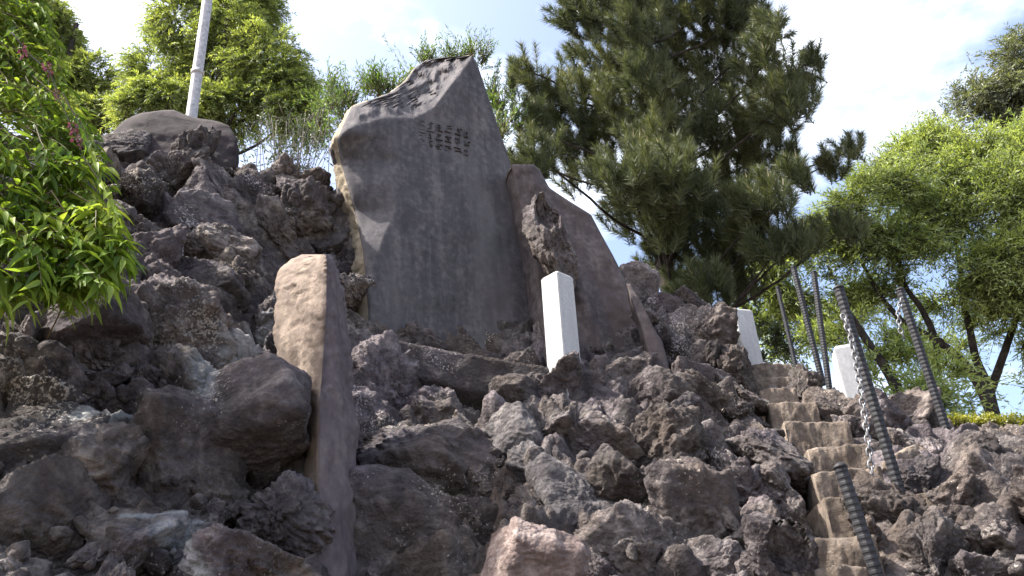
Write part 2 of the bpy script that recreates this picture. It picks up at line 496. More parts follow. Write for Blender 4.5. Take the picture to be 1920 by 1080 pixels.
def h_raw(x, y):
    x = np.asarray(x, float); y = np.asarray(y, float)
    q = np.stack([x.ravel(), y.ravel()], 1)
    r2 = ((q[:, None] - CTRL[None, :, :2]) ** 2).sum(-1)
    k = 0.5 * r2 * np.log(np.maximum(r2, 1e-12))
    n = len(CTRL)
    return (k @ TW[:n] + TW[n] + q @ TW[n + 1:]).reshape(x.shape)

GX = np.linspace(-8, 9, 341)
GY = np.linspace(0.9, 14, 393)
gx, gy = np.meshgrid(GX, GY, indexing='ij')
GH = np.clip(h_raw(gx, gy), -0.6, 5.25)
_q = np.stack([gx.ravel(), gy.ravel(), GH.ravel()], 1)
GH2 = GH + (0.10 * fbm(_q * 1.6, 4, 3) + 0.05 * fbm(_q * 6, 3, 9, True)).reshape(GH.shape)

def hgt(x, y, H=GH):
    fx = np.clip((np.asarray(x) - GX[0]) / (GX[1] - GX[0]), 0, len(GX) - 1.001)
    fy = np.clip((np.asarray(y) - GY[0]) / (GY[1] - GY[0]), 0, len(GY) - 1.001)
    i = fx.astype(int); j = fy.astype(int)
    u = fx - i; v = fy - j
    return H[i, j] * (1 - u) * (1 - v) + H[i + 1, j] * u * (1 - v) + H[i, j + 1] * (1 - u) * v + H[i + 1, j + 1] * u * v

def hit(px, py):
    d = ray(px, py)
    Y = np.arange(1.2, 9.0, 0.01)
    P = CAMLOC + d[None] * (Y / d[1])[:, None]
    below = P[:, 2] < hgt(P[:, 0], P[:, 1])
    if not below.any():
        return None
    return P[int(np.argmax(below))]

# ---- steps first: the mound is cut down under them
STEPS = [  # left nosing px, right nosing px, Y
    ((1485, 1068), (1625, 1062), 2.98, 'S'),
    ((1490, 1010), (1640, 1004), 3.16, 'S'),
    ((1545, 934), (1752, 918), 3.52, 'S'),
    ((1525, 884), (1650, 874), 3.80, 'S'),
    ((1515, 838), (1625, 830), 4.08, 'S'),
    ((1470, 790), (1590, 784), 4.42, 'S'),
    ((1440, 756), (1530, 750), 4.78, 'S'),
    ((1425, 730), (1492, 724), 5.06, 'S'),
    ((1408, 708), (1486, 702), 5.30, 'S'),
    ((1392, 684), (1484, 678), 5.62, 'S'),
]
steps_w = []
for (l, r, Y, _) in STEPS:
    a, b = at(*l, Y), at(*r, Y - 0.03)
    steps_w.append((a, b))
for (a, b) in steps_w:
    m = (a + b) / 2
    hw = np.linalg.norm(b - a) / 2 + 0.02
    mask = (np.abs(gx - m[0]) < hw) & (gy > m[1] - 0.02) & (gy < m[1] + 0.45)
    for H in (GH, GH2):
        H[mask] = np.minimum(H[mask], m[2] - 0.10)

LEAN = nrm(-0.47 * CMN[:, 0] + 0.88 * CMN[:, 1])     # the grain of the lava runs up to the left

def crag(P, seed=0):
    """jagged lava relief, stretched along the grain"""
    Q = P - 0.68 * (P @ LEAN)[:, None] * LEAN
    wv = np.stack([perlin(Q * 2.0, seed + 51), perlin(Q * 2.0, seed + 52), perlin(Q * 2.0, seed + 53)], 1)
    Q = Q + 0.16 * wv
    return (-0.12 * fbm(Q * 2.6, 2, seed + 3, True) - 0.075 * fbm(Q * 6.0, 2, seed + 9, True)
            + 0.022 * fbm(Q * 15, 3, seed + 12, True) + 0.018 * np.abs(perlin(P * 46, seed + 14)) + 0.010 * perlin(P * 80, seed + 15))

def mound_mesh():
    fx = np.unique(np.round(np.concatenate([np.arange(-8, -3.0, 0.12), np.arange(-3.0, 3.9, 0.0155), np.arange(3.9, 9.0, 0.12)]), 4))
    fy = np.unique(np.round(np.concatenate([np.arange(0.9, 2.1, 0.06), np.arange(2.1, 6.3, 0.0135), np.arange(6.3, 14.0, 0.1)]), 4))
    X, Y = np.meshgrid(fx, fy, indexing='ij')
    Z = hgt(X, Y)
    e = 0.04
    nxv = -(hgt(X + e, Y) - hgt(X - e, Y)) / (2 * e); nyv = -(hgt(X, Y + e) - hgt(X, Y - e)) / (2 * e)
    n = nrm(np.stack([nxv.ravel(), nyv.ravel(), np.ones(X.size)], 1))
    P = np.stack([X.ravel(), Y.ravel(), Z.ravel()], 1)
    d = crag(P) - 0.03
    amp = np.ones(len(P))
    for (a, b) in steps_w:                            # keep the flight of steps clear
        m = (a + b) / 2
        hw = np.linalg.norm(b - a) / 2 + 0.03
        q = np.maximum(np.maximum(np.abs(P[:, 0] - m[0]) - hw, 0), np.maximum(np.maximum(m[1] - 0.03 - P[:, 1], P[:, 1] - m[1] - 0.42), 0))
        amp = np.minimum(amp, np.clip((q - 0.03) / 0.12, 0, 1))
    V = P + n * (d * amp - 0.05 * (1 - amp))[:, None]
    nx, ny = X.shape
    idx = np.arange(nx * ny).reshape(nx, ny)
    F = np.stack([idx[:-1, :-1].ravel(), idx[1:, :-1].ravel(), idx[1:, 1:].ravel(), idx[:-1, 1:].ravel()], 1)
    return mesh_np('mound', V, F)
mound = link('mound', mound_mesh(), M['lava'], kind='structure')

# ------------------------------------------------------------------ rock shapes
def ico(level):
    bm = bmesh.new()
    bmesh.ops.create_icosphere(bm, subdivisions=level, radius=1.0)
    V = np.array([v.co[:] for v in bm.verts])
    F = np.array([[v.index for v in f.verts] for f in bm.faces])
    bm.free()
    return nrm(V), F
ICO6 = ico(6)
ICO3 = ico(3)

def rock_shape(D, seed, planes=12, rough=1.0, smooth=10.0, hmin=0.55):
    r = np.random.default_rng(seed)
    nn = nrm(r.normal(size=(planes, 3)))
    hh = r.uniform(hmin, 1.0, planes)
    dots = D @ nn.T
    rr = hh[None] / np.maximum(dots, 0.08)
    rr = np.minimum(rr, 1.5)
    # soft minimum keeps worn edges
    rad = -np.log(np.exp(-smooth * rr).sum(1) + np.exp(-smooth * 1.15)) / smooth
    P = D * rad[:, None]
    wv = np.stack([perlin(P * 1.6, seed + 21), perlin(P * 1.6, seed + 22), perlin(P * 1.6, seed + 23)], 1)
    Q = P + 0.30 * wv
    k = 0.10 * fbm(P * 1.5, 2, seed) + rough * (-0.10 * fbm(Q * 1.8, 2, seed + 40, True) - 0.050 * fbm(Q * 4.6, 2, seed + 60, True) + 0.030 * fbm(P * 14, 2, seed + 80, True) + 0.020 * np.abs(perlin(P * 30, seed + 90)))
    P = P + D * k[:, None]
    return P
ROCKS = []
for s in range(16):
    P = rock_shape(ICO6[0], 100 + s, planes=8 + s % 6, rough=[0.9, 1.2, 0.75, 1.4][s % 4], smooth=24, hmin=0.38)
    ROCKS.append((P, ICO6[1]))
SMOOTHROCKS = []
for s in range(5):
    SMOOTHROCKS.append((rock_shape(ICO6[0], 300 + s, planes=8, rough=0.45, smooth=28, hmin=0.40), ICO6[1]))
_rock_mesh = {}
def rock_mesh(kind, i, mk):
    key = (kind, i, mk)
    if key not in _rock_mesh:
        P, F = (ROCKS if kind == 'r' else SMOOTHROCKS)[i]
        me = mesh_np('stone', P, F)
        me.materials.append(M[mk])
        _rock_mesh[key] = me
    return _rock_mesh[key]

VIEW_R = CMN[:, 0]; VIEW_U = CMN[:, 1]; VIEW_B = CMN[:, 2]
placed = []
def put_rock(px, py, w, h, ang=0.0, mk='lava', kind='r', var=None, Y=None, sink=0.78, depth=None, tumble=0.5, name='stone'):
    """a rock whose outline is about w x h photo pixels, long axis turned ang degrees clockwise from upright"""
    if Y is None:
        P = hit(px, py)
        if P is None:
            return None
    else:
        P = at(px, py, Y)
    d = P - CAMLOC
    m = abs(np.dot(d, VIEW_B)) / FPX
    sx, sy = w / 2 * m, h / 2 * m
    sz = depth if depth else (sx + sy) / 2 * random.uniform(0.75, 1.05)
    if Y is None:
        P = P + nrm(d) * (sz * sink)
    a = math.radians(ang)
    right = VIEW_R * math.cos(a) - VIEW_U * math.sin(a)
    up = VIEW_R * math.sin(a) + VIEW_U * math.cos(a)
    S = Matrix(((right[0], up[0], VIEW_B[0]), (right[1], up[1], VIEW_B[1]), (right[2], up[2], VIEW_B[2])))
    k = 1.25
    L = S @ Matrix.Diagonal((sx * k, sy * k, sz * k)) @ Euler((random.uniform(0, 6.28), random.uniform(0, 6.28), random.uniform(0, 6.28))).to_matrix()
    if var is None:
        var = random.randrange(len(ROCKS if kind == 'r' else SMOOTHROCKS))
    o = link(name, rock_mesh(kind, var, mk), None, mound)
    o.matrix_world = Matrix.Translation(Vector(P)) @ L.to_4x4()
    placed.append((px, py, max(w, h) / 2))
    return o

# the stones one can make out in the photograph: px, py, width, height, tilt, material, shape
BIG = [
    # upper left slope
    (250, 300, 130, 90, -20, 'lava', 'r'), (330, 340, 120, 80, -35, 'lava', 'r'), (470, 300, 90, 60, -60, 'lava', 'r'), (560, 310, 110, 70, 70, 'lava', 'r'),
    (375, 425, 90, 120, -18, 'lava_dark', 's'), (265, 390, 110, 90, -50, 'lava', 'r'), (470, 385, 110, 90, -40, 'lava', 'r'), (545, 385, 90, 110, 10, 'lava_dark', 'r'),
    (610, 445, 60, 70, 15, 'lava_dark', 'r'), (590, 345, 100, 80, 60, 'lava', 'r'), (290, 500, 130, 110, -50, 'lava', 'r'), (440, 480, 140, 90, 65, 'lava', 'r'), (520, 440, 110, 70, 60, 'lava', 'r'),
    (390, 560, 120, 90, 60, 'lava_dark', 'r'), (250, 590, 170, 90, -55, 'lava_dark', 's'),
    (310, 650, 190, 190, 20, 'lava', 'r'), (120, 640, 260, 190, -40, 'lava_dark', 's'), (495, 610, 70, 130, -25, 'lava', 'r'),
    (480, 720, 170, 130, 60, 'lava', 'r'), (540, 710, 90, 120, -40, 'lava', 'r'),
    # lower left, with the overhang
    (300, 880, 200, 280, -10, 'lava_dark', 's'), (60, 850, 260, 240, -20, 'lava_dark', 's'),
    (215, 890, 90, 230, -20, 'lava', 'r'), (330, 760, 200, 70, 85, 'lava', 'r'), (90, 1010, 240, 200, -30, 'lava_dark', 'r'),
    (250, 1040, 180, 150, 10, 'lava', 'r'), 
    # right of the tall slab
    (700, 660, 90, 120, -30, 'lava', 'r'), (725, 750, 120, 210, -26, 'lava', 'r'), (770, 880, 170, 380, -26, 'lava_dark', 'r'), (745, 1010, 100, 300, -16, 'lava_dark', 's'),
    (850, 1010, 130, 300, -22, 'lava_dark', 'r'), (800, 720, 80, 110, -20, 'lava', 'r'), (835, 790, 110, 120, -40, 'lava', 'r'),
    (890, 745, 60, 80, -15, 'lava', 'r'), (960, 765, 90, 90, -10, 'lava_dark', 's'), (985, 840, 140, 100, 70, 'lava_grey', 's'), (880, 860, 120, 120, -30, 'lava', 'r'),
    (1085, 960, 180, 210, -25, 'lava_grey', 's'), (1010, 900, 130, 80, 70, 'lava_grey', 'r'),
    # under the white post and to the stairs
    (1060, 740, 120, 110, 30, 'lava', 'r'), (1115, 735, 90, 110, -15, 'lava_dark', 's'), (1170, 720, 120, 100, -40, 'lava', 'r'), (1060, 820, 90, 120, -25, 'lava', 'r'),
    (1130, 840, 150, 110, -35, 'lava', 'r'), (1230, 760, 120, 150, -28, 'lava', 'r'), (1190, 705, 60, 130, 80, 'lava', 'r'), (1300, 740, 110, 150, -30, 'lava_dark', 'r'),
    (1350, 770, 100, 170, -30, 'lava', 'r'), (1420, 850, 90, 190, -28, 'lava', 'r'), (1240, 850, 130, 150, -25, 'lava', 'r'), (1330, 860, 120, 170, -28, 'lava_dark', 'r'),
    (1190, 930, 120, 150, -25, 'lava', 'r'), (1300, 1000, 190, 200, -15, 'lava_dark', 'r'), (1190, 1040, 150, 140, -20, 'lava', 'r'), (1400, 930, 110, 150, -25, 'lava', 'r'),
    (1455, 920, 80, 110, -30, 'lava', 'r'), (1300, 650, 120, 110, -35, 'lava', 'r'), (1320, 640, 110, 130, -30, 'lava', 'r'), (1290, 590, 90, 80, -35, 'lava', 'r'),
    (1350, 690, 90, 80, -30, 'lava_dark', 'r'), (1265, 600, 70, 90, -30, 'lava', 'r'), (1385, 745, 60, 100, -35, 'lava', 'r'),
    # right of the stairs
    (1535, 700, 80, 90, -15, 'lava', 'r'), (1560, 775, 80, 110, -25, 'lava', 'r'), (1650, 805, 110, 100, -30, 'lava', 'r'), (1690, 790, 130, 120, -40, 'lava', 'r'),
    (1800, 880, 140, 110, -30, 'lava', 'r'), (1890, 882, 130, 110, 10, 'lava', 'r'), (1700, 980, 170, 160, 50, 'lava', 'r'), (1790, 940, 130, 90, 60, 'lava', 'r'),
    (1860, 930, 160, 110, 70, 'lava', 'r'), (1870, 1020, 170, 120, 70, 'lava', 'r'), (1740, 1060, 150, 100, 75, 'lava', 'r'), (1830, 1075, 100, 110, 0, 'lava', 'r'),
    (1720, 900, 110, 70, 70, 'lava_dark', 'r'), (1715, 868, 60, 100, 35, 'concrete', 's'),
]
for (px, py, w, h, a, mk, kd) in BIG:
    put_rock(px, py, w, h, a, mk, kd)
# stones that stand in front of the tall slab, and the pale bluish streaks among the left rocks
put_rock(455, 830, 170, 290, -16, 'lava_dark', 's', Y=3.12, depth=0.24, var=3)
put_rock(520, 965, 80, 170, -8, 'lava_dark', 'r', Y=2.95, depth=0.14)
put_rock(985, 1030, 150, 150, -20, 'lava_pink', 's', Y=2.95, depth=0.16, var=2)
put_rock(480, 1065, 110, 200, 82, 'lava', 'r', Y=2.62, depth=0.17)

# filling stones between and beyond them
def in_poly(x, y, poly):
    c = False
    j = len(poly) - 1
    for i in range(len(poly)):
        xi, yi = poly[i]; xj, yj = poly[j]
        if (yi > y) != (yj > y) and x < (xj - xi) * (y - yi) / (yj - yi) + xi:
            c = not c
        j = i
    return c
KEEP_OUT = [
    [(1480, 1090), (1500, 1000), (1545, 925), (1520, 830), (1440, 740), (1395, 680), (1490, 670), (1500, 740), (1590, 810), (1650, 850), (1760, 910), (1640, 1000), (1630, 1090)],
    [(690, 600), (640, 260), (890, 100), (1030, 480), (1020, 680), (860, 665)],
    [(500, 460), (650, 460), (695, 1100), (575, 1100), (585, 720), (500, 600)],
    [(440, 550), (500, 550), (430, 740), (200, 800), (140, 810), (140, 770), (360, 730)],
    [(290, 960), (370, 960), (420, 1120), (310, 1100)],
    [(760, 650), (1040, 690), (1000, 730), (870, 730)],
]
fills = []
tries = 0
while len(fills) < 205 and tries < 12000:
    tries += 1
    outside = len(fills) % 6 == 5
    px, py = random.uniform(-260, 2180), random.uniform(250, 1240)
    if outside == (0 < px < 1920 and py < 1080):
        continue
    if any(in_poly(px, py, k) for k in KEEP_OUT):
        continue
    inside = 0 < px < 1920 and py < 1080
    s = random.uniform(42, 100) if inside else random.uniform(90, 170)
    if any((px - q[0]) ** 2 + (py - q[1]) ** 2 < (0.40 * (s / 2 + q[2])) ** 2 for q in placed):
        continue
    if hit(px, py) is None:
        continue
    o = put_rock(px, py, s * random.uniform(0.6, 0.9), s * random.uniform(1.0, 1.6), random.uniform(-55, 10) if px > 640 else random.uniform(-60, 60), random.choice(['lava', 'lava', 'lava', 'lava_dark']), 'r', sink=0.85)
    if o:
        fills.append(o)

# loose rubble in the joints: nobody could count it
def rubble():
    r = np.random.default_rng(3)
    shapes = [rock_shape(ICO3[0], 500 + k, planes=8, rough=1.2) for k in range(6)]
    parts = []
    n = 0
    while n < 160:
        px, py = r.uniform(-150, 2070), r.uniform(260, 1180)
        if in_poly(px, py, KEEP_OUT[0]) or in_poly(px, py, KEEP_OUT[1]):
            continue
        P = hit(px, py)
        if P is None:
            continue
        n += 1
        s = r.uniform(0.010, 0.04)
        R = np.array(Euler(tuple(r.uniform(0, 6.28, 3))).to_matrix())
        parts.append((shapes[n % 6] @ (R * r.uniform(0.6, 1.2, 3)).T * s + P + np.array([0, 0, r.uniform(-0.01, 0.05)]), ICO3[1]))
    V, F = join(parts)
    link('rubble', mesh_np('rubble', V, F), M['lava'], mound, 'stuff')
rubble()

# ------------------------------------------------------------------ concrete steps
def step_mesh(a, b, seed):
    a = np.array(a); b = np.array(b)
    ax = nrm(b - a)
    back = nrm(np.cross([0, 0, 1], ax))
    Wd = np.linalg.norm(b - a)
    n, dpt, ht = 44, 0.46, 0.26
    prof = [(0.0, -ht), (0.0, -0.016), (0.004, -0.005), (0.012, 0.0), (0.12, 0.001), (0.28, 0.003), (dpt, 0.006), (dpt, -ht)]
    fine = []
    for (p, q) in zip(prof[:-1], prof[1:]):
        k = 6 if abs(p[1] - q[1]) > 0.1 or abs(p[0] - q[0]) > 0.1 else 1
        for i in range(k):
            fine.append((p[0] + (q[0] - p[0]) * i / k, p[1] + (q[1] - p[1]) * i / k))
    fine.append(prof[-1])
    V = []
    for i in range(n + 1):
        s = i / n
        for (d, z) in fine:
            V.append(a + ax * (s * Wd) + back * d + np.array([0, 0, z]))
    V = np.array(V)
    off = 0.020 * fbm(V * 5, 4, seed) + 0.010 * fbm(V * 24, 3, seed + 3)
    V = V - back[None] * off[:, None] + np.array([0, 0, 1.0])[None] * (off * 0.5)[:, None]
    m = len(fine)
    F = [(i * m + j, (i + 1) * m + j, (i + 1) * m + j + 1, i * m + j + 1) for i in range(n) for j in range(m - 1)]
    F = np.array(F)
    F = np.concatenate([F[:, [0, 1, 2]], F[:, [0, 2, 3]]])
    caps = []
    for base, fl in ((0, 1), (n * m, -1)):
        for j in range(1, m - 1):
            t = (base, base + j, base + j + 1)
            caps.append(t[::fl])
    return V, np.concatenate([F, np.array(caps)])
base_loc = tuple(steps_w[0][0] - np.array([0, 0, 0.26]))
stair = empty('stairway', base_loc, 'tan concrete steps climbing between the lava rocks on the right', 'stairs')
for i, (a, b) in enumerate(steps_w):
    V, F = step_mesh(a, b, 20 + i)
    child('step', mesh_np('step', V, F), M['concrete'], stair)

# ------------------------------------------------------------------ standing stones
def interp_poly(poly, y):
    ys = [p[1] for p in poly]; xs = [p[0] for p in poly]
    return np.interp(y, ys, xs)

def slab(left, right, p0, n, thick, relief, rows=110, cols=70, y_over=None):
    """standing slab: left/right outlines in photo pixels (top to bottom) laid on the plane (p0, n)"""
    n = nrm(n)
    y0 = max(left[0][1], right[0][1])
    y1 = max(left[-1][1], right[-1][1])
    ys = np.linspace(y0, y1, rows)
    front, back = [], []
    for i, y in enumerate(ys):
        xl, xr = float(interp_poly(left, y)), float(interp_poly(right, y))
        for j in range(cols):
            s = j / (cols - 1)
            x = xl + (xr - xl) * s
            front.append((x, y, s, i / (rows - 1)))
    front = np.array(front)
    P = np.array([on_plane(x, y, p0, n) for x, y in front[:, :2]])
    rel, th = relief(front[:, 0], front[:, 1], front[:, 2], front[:, 3], P)
    tt = (np.dot(np.asarray(p0) - CAMLOC, n) + rel) / ((P - CAMLOC) @ n)
    Vf = CAMLOC + (P - CAMLOC) * tt[:, None]
    Vb = Vf - n[None] * np.asarray(th)[:, None]
    idx = np.arange(rows * cols).reshape(rows, cols)
    q = np.stack([idx[:-1, :-1].ravel(), idx[1:, :-1].ravel(), idx[1:, 1:].ravel(), idx[:-1, 1:].ravel()], 1)
    nb = rows * cols
    fr = q
    bk = q[:, ::-1] + nb
    # rim strip between front and back, in several rows so that it can be rough
    ring = np.concatenate([idx[0, :], idx[1:, -1], idx[-1, -2::-1], idx[-2:0:-1, 0]])
    K = 9
    rim = [ring]
    V = [Vf, Vb]
    cnt = 2 * nb
    for k in range(1, K):
        t = k / K
        pk = Vf[ring] * (1 - t) + Vb[ring] * t
        c = P.mean(0)
        out = nrm(pk - c - n * np.dot(pk - c, n)[:, None])
        pk = pk + out * (0.022 * fbm(pk * 7, 4, 77) + 0.016 * fbm(pk * 26, 3, 78) + 0.006 * math.sin(math.pi * t))[:, None]
        V.append(pk)
        rim.append(np.arange(cnt, cnt + len(ring)))
        cnt += len(ring)
    rim.append(ring + nb)
    rf = []
    for a, b in zip(rim[:-1], rim[1:]):
        a2, b2 = np.roll(a, -1), np.roll(b, -1)
        rf.append(np.stack([a, a2, b2, b], 1))
    return np.concatenate(V), np.concatenate([fr, bk]), np.concatenate(rf)

def slab_objects(parent, V, Fbody, Frim, mat_face, mat_edge):
    me = mesh_np('face', V, np.concatenate([Fbody, Frim]))
    me.materials.append(mat_face); me.materials.append(mat_edge)
    mi = np.zeros(len(Fbody) + len(Frim), np.int32); mi[len(Fbody):] = 1
    if len(me.polygons) == len(mi):
        me.polygons.foreach_set('material_index', mi)
    return me

# --- the tall grey stele
n_st = nrm((0.57, -0.82, 0.04))
p_st = at(850, 650, 5.05)
L_st = [(880, 104), (842, 106), (800, 112), (778, 126), (762, 150), (735, 172), (700, 185), (660, 200), (648, 225), (632, 262), (638, 300), (652, 350), (668, 410), (680, 470), (690, 580), (692, 650), (700, 760)]
L_st = [(x, y) for x, y in L_st]
R_st = [(886, 104), (895, 120), (905, 150), (935, 240), (965, 330), (985, 400), (1005, 450), (1016, 490), (1010, 560), (1002, 640), (990, 680), (985, 760)]
L_st.sort(key=lambda p: p[1])
fold = [(600, 262), (640, 252), (665, 236), (720, 222), (775, 222), (812, 205), (826, 185), (845, 160), (870, 128), (886, 104), (1000, 90)]
def relief_stele(x, y, s, t, P):
    fx = [p[0] for p in fold]; fy = [p[1] for p in fold]
    up = np.maximum(0, np.interp(x, fx, fy) - y) * 0.0034       # metres above the fold
    up = up + 0.0
    r = -up * 1.1
    r += 0.020 * fbm(P * 1.4, 3, 5) + 0.006 * fbm(P * 7, 3, 6)
    rough = np.clip(up * 12, 0, 1)
    r += rough * (0.05 * fbm(P * 6, 4, 8, True))
    # conchoidal flakes struck off the upper left: the face falls away towards the left edge
    xc = np.interp(y, [230, 262, 300, 345, 395, 440, 500, 560], [640, 735, 752, 728, 742, 722, 700, 692])
    ch = np.maximum(0, xc - x) * 0.0034 * 0.62 * np.clip((y - 225) / 120, 0, 1) * np.clip((560 - y) / 60, 0, 1)
    ch = ch * (1 + 0.16 * np.sin((y - 250) / 21.0)) 
    r -= ch
    # carved block of inscription under the fold
    ux = (x - 780) / 105.0; uy = (y - (218 + 0.24 * (x - 780))) / 52.0
    ins = (ux > 0) & (ux < 1) & (uy > 0) & (uy < 1)
    r = np.where(ins, r - 0.003, r)
    edge = np.minimum(s, 1 - s)
    r -= 0.035 * np.exp(-edge / 0.012)
    th = np.maximum(0.07, 0.36 * np.clip(t * 1.6 + 0.16, 0.16, 1.0) - ch * 0.7)
    return r, th
V, Fb, Fr = slab(L_st, R_st, p_st, n_st, 0.3, relief_stele, rows=170, cols=110)
loc = on_plane(850, 700, p_st, n_st)
stele = empty('stele', tuple(loc), 'tall grey pointed stone stele with a sloping broken top, leaning above the rocks', 'stele')
child('slab', slab_objects(stele, V, Fb, Fr, M['stele'], M['stele_edge']), None, stele)

# carved characters: shallow chiselled strokes in a block, too worn to read
def strokes_on(p0, n, cells, seed, w=3.0, out=0.004):
    r = np.random.default_rng(seed)
    parts = []
    for (x0, y0, x1, y1, sk) in cells:
        segs = []
        k = r.integers(2, 5)
        for i in range(k):
            yy = y0 + (y1 - y0) * (i + 0.5) / k + r.uniform(-2, 2)
            xa, xb = x0 + r.uniform(-1, 7), x1 - r.uniform(-1, 7)
            segs.append(((xa, yy + sk * (xa - x0)), (xb, yy + sk * (xb - x0) + r.uniform(-1.5, 1.5))))
        for q in range(r.integers(1, 3)):
            xx = x0 + (x1 - x0) * r.uniform(0.2, 0.8)
            segs.append(((xx, y0 + r.uniform(0, 6)), (xx + r.uniform(-5, 5), y1 - r.uniform(-2, 5))))
        for a, b in segs:
            A, B = on_plane(*a, p0, n) + n * out, on_plane(*b, p0, n) + n * out
            hw = w / 2 * r.uniform(0.6, 1.2) * pxm(a[0], a[1], A[1])
            side = nrm(np.cross(n, nrm(B - A))) * hw
            parts.append((np.array([A - side * .6, A + side * .6, B + side, B - side, A - side - n * 0.06, A + side - n * 0.06, B + side - n * 0.06, B - side - n * 0.06]),
                          np.array([(0, 1, 2), (0, 2, 3), (0, 4, 5), (0, 5, 1), (1, 5, 6), (1, 6, 2), (2, 6, 7), (2, 7, 3), (3, 7, 4), (3, 4, 0)])))
    return join(parts)
M['carve'] = rock_material('carved_stone', (0.060, 0.056, 0.061), (0.080, 0.075, 0.081), (0.12, 0.11, 0.115), bump=0.5, grain=80, pore=False, obj_var=0)

# --- brown slab behind, right of the stele
n_b = nrm((0.28, -0.95, 0.10))
p_b = at(1120, 620, 5.22)
L_b = [(958, 308), (962, 330), (975, 400), (1000, 500), (1015, 640), (1020, 740)]
R_b = [(1000, 308), (1012, 318), (1030, 352), (1066, 376), (1108, 402), (1128, 440), (1150, 480), (1178, 535), (1206, 590), (1228, 640), (1240, 700), (1245, 760)]
def relief_b(x, y, s, t, P):
    r = 0.03 * fbm(P * 1.7, 3, 15) + 0.012 * fbm(P * 8, 4, 16)
    r += 0.05 * np.exp(-((x - (1020 + (y - 380) * 0.42)) / 22) ** 2)
    edge = np.minimum(s, 1 - s)
    r -= 0.05 * np.exp(-edge / 0.02)
    return r, np.full(len(x), 0.22)
V, Fb, Fr = slab(L_b, R_b, p_b, n_b, 0.22, relief_b, rows=110, cols=80)
bslab = empty('stone_slab', tuple(on_plane(1110, 700, p_b, n_b)), 'purplish brown stone slab standing behind the white post, right of the tall stele', 'stone slab')
child('slab', slab_objects(bslab, V, Fb, Fr, M['slab'], M['slab']), None, bslab)
# --- narrow reddish slab next to it
n_c = nrm((-0.10, -0.97, 0.2))
p_c = at(1215, 640, 4.98)
def relief_c(x, y, s, t, P):
    edge = np.minimum(s, 1 - s)
    return 0.02 * fbm(P * 3, 4, 25) - 0.03 * np.exp(-edge / 0.04), np.full(len(x), 0.14)
V, Fb, Fr = slab([(1176, 532), (1182, 560), (1200, 610), (1216, 670), (1222, 730)], [(1182, 532), (1205, 570), (1230, 625), (1250, 668), (1262, 730)], p_c, n_c, 0.14, relief_c, rows=50, cols=24)
cslab = empty('stone_slab', tuple(on_plane(1225, 690, p_c, n_c)), 'narrow reddish stone splinter at the right foot of the purplish brown slab', 'stone slab')
child('slab', slab_objects(cslab, V, Fb, Fr, M['slab'], M['slab']), None, cslab)

# --- tall narrow slab in the foreground: lofted cross sections
def loft(rows, n_row, closed=True, noise=0.0, seed=0, nfreq=5, subdiv=6):
    """rows: list of rings (each k points in world coordinates); resampled to n_row rings"""
    R = np.array(rows)
    t = np.linspace(0, 1, len(R)); s = np.linspace(0, 1, n_row)
    k = R.shape[1]
    Q = np.stack([np.stack([np.interp(s, t, R[:, j, c]) for c in range(3)], 1) for j in range(k)], 1)
    ring = []
    for j in range(k):
        for u in range(subdiv):
            ring.append(Q[:, j] * (1 - u / subdiv) + Q[:, (j + 1) % k] * (u / subdiv))
    V = np.stack(ring, 1)
    m = V.shape[1]
    c = V.mean(1, keepdims=True)
    Vf = V.reshape(-1, 3)
    if noise:
        d = nrm((V - c).reshape(-1, 3))
        Vf = Vf + d * (noise * fbm(Vf * nfreq, 4, seed) + 0.35 * noise * fbm(Vf * nfreq * 5, 3, seed + 4, True))[:, None]
    F = []
    for i in range(n_row - 1):
        for j in range(m):
            F.append((i * m + j, i * m + (j + 1) % m, (i + 1) * m + (j + 1) % m, (i + 1) * m + j))
    F = np.array(F)
    F = np.concatenate([F[:, [0, 1, 2]], F[:, [0, 2, 3]]])
    c0 = len(Vf)
    Vf = np.concatenate([Vf, Vf[:m].mean(0, keepdims=True), Vf[-m:].mean(0, keepdims=True)])
    caps = [(c0, (j + 1) % m, j) for j in range(m)] + [(c0 + 1, (n_row - 1) * m + j, (n_row - 1) * m + (j + 1) % m) for j in range(m)]
    return Vf, np.concatenate([F, np.array(caps)]), m

rows = []
# y, L, M, K, R pixel columns (bottom to top)
for (y, L, Mx, Kx, Rx) in [(1180, 560, 596, 638, 672), (1080, 555, 596, 638, 670), (900, 545, 597, 638, 667), (760, 535, 599, 637, 664), (700, 527, 603, 636, 660), (640, 518, 607, 634, 656), (590, 512, 611, 632, 650), (540, 514, 612, 630, 640), (505, 528, 612, 628, 632), (486, 548, 612, 624, 627), (477, 568, 610, 618, 622)]:
    z = None
    Mp = at(Mx, y, 2.95 + (1080 - y) * 0.00045)
    Lp = at(L, y, 3.37 + (1080 - y) * 0.00035); Kp = at(Kx, y, 3.02 + (1080 - y) * 0.00045); Rp = at(Rx, y, 3.17 + (1080 - y) * 0.00045)
    Bp = at(Rx - 8, y, 3.60 + (1080 - y) * 0.0004)
    zz = Mp[2]
    ringp = []
    for q in (Lp, Mp, Kp, Rp, Bp):
        ringp.append((q[0], q[1], q[2]))
    rows.append(ringp)
V, F, m_ring = loft(rows, 120, noise=0.022, seed=31, nfreq=6, subdiv=10)
tall = empty('standing_slab', tuple(np.array(rows[0]).mean(0)), 'tall narrow purplish slab set on edge, its broad left side tan and sunlit', 'stone slab')
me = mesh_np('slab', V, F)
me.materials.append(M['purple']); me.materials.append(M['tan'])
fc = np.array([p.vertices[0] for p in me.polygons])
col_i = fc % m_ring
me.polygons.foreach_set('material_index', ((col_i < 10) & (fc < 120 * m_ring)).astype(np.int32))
child('slab', me, None, tall)

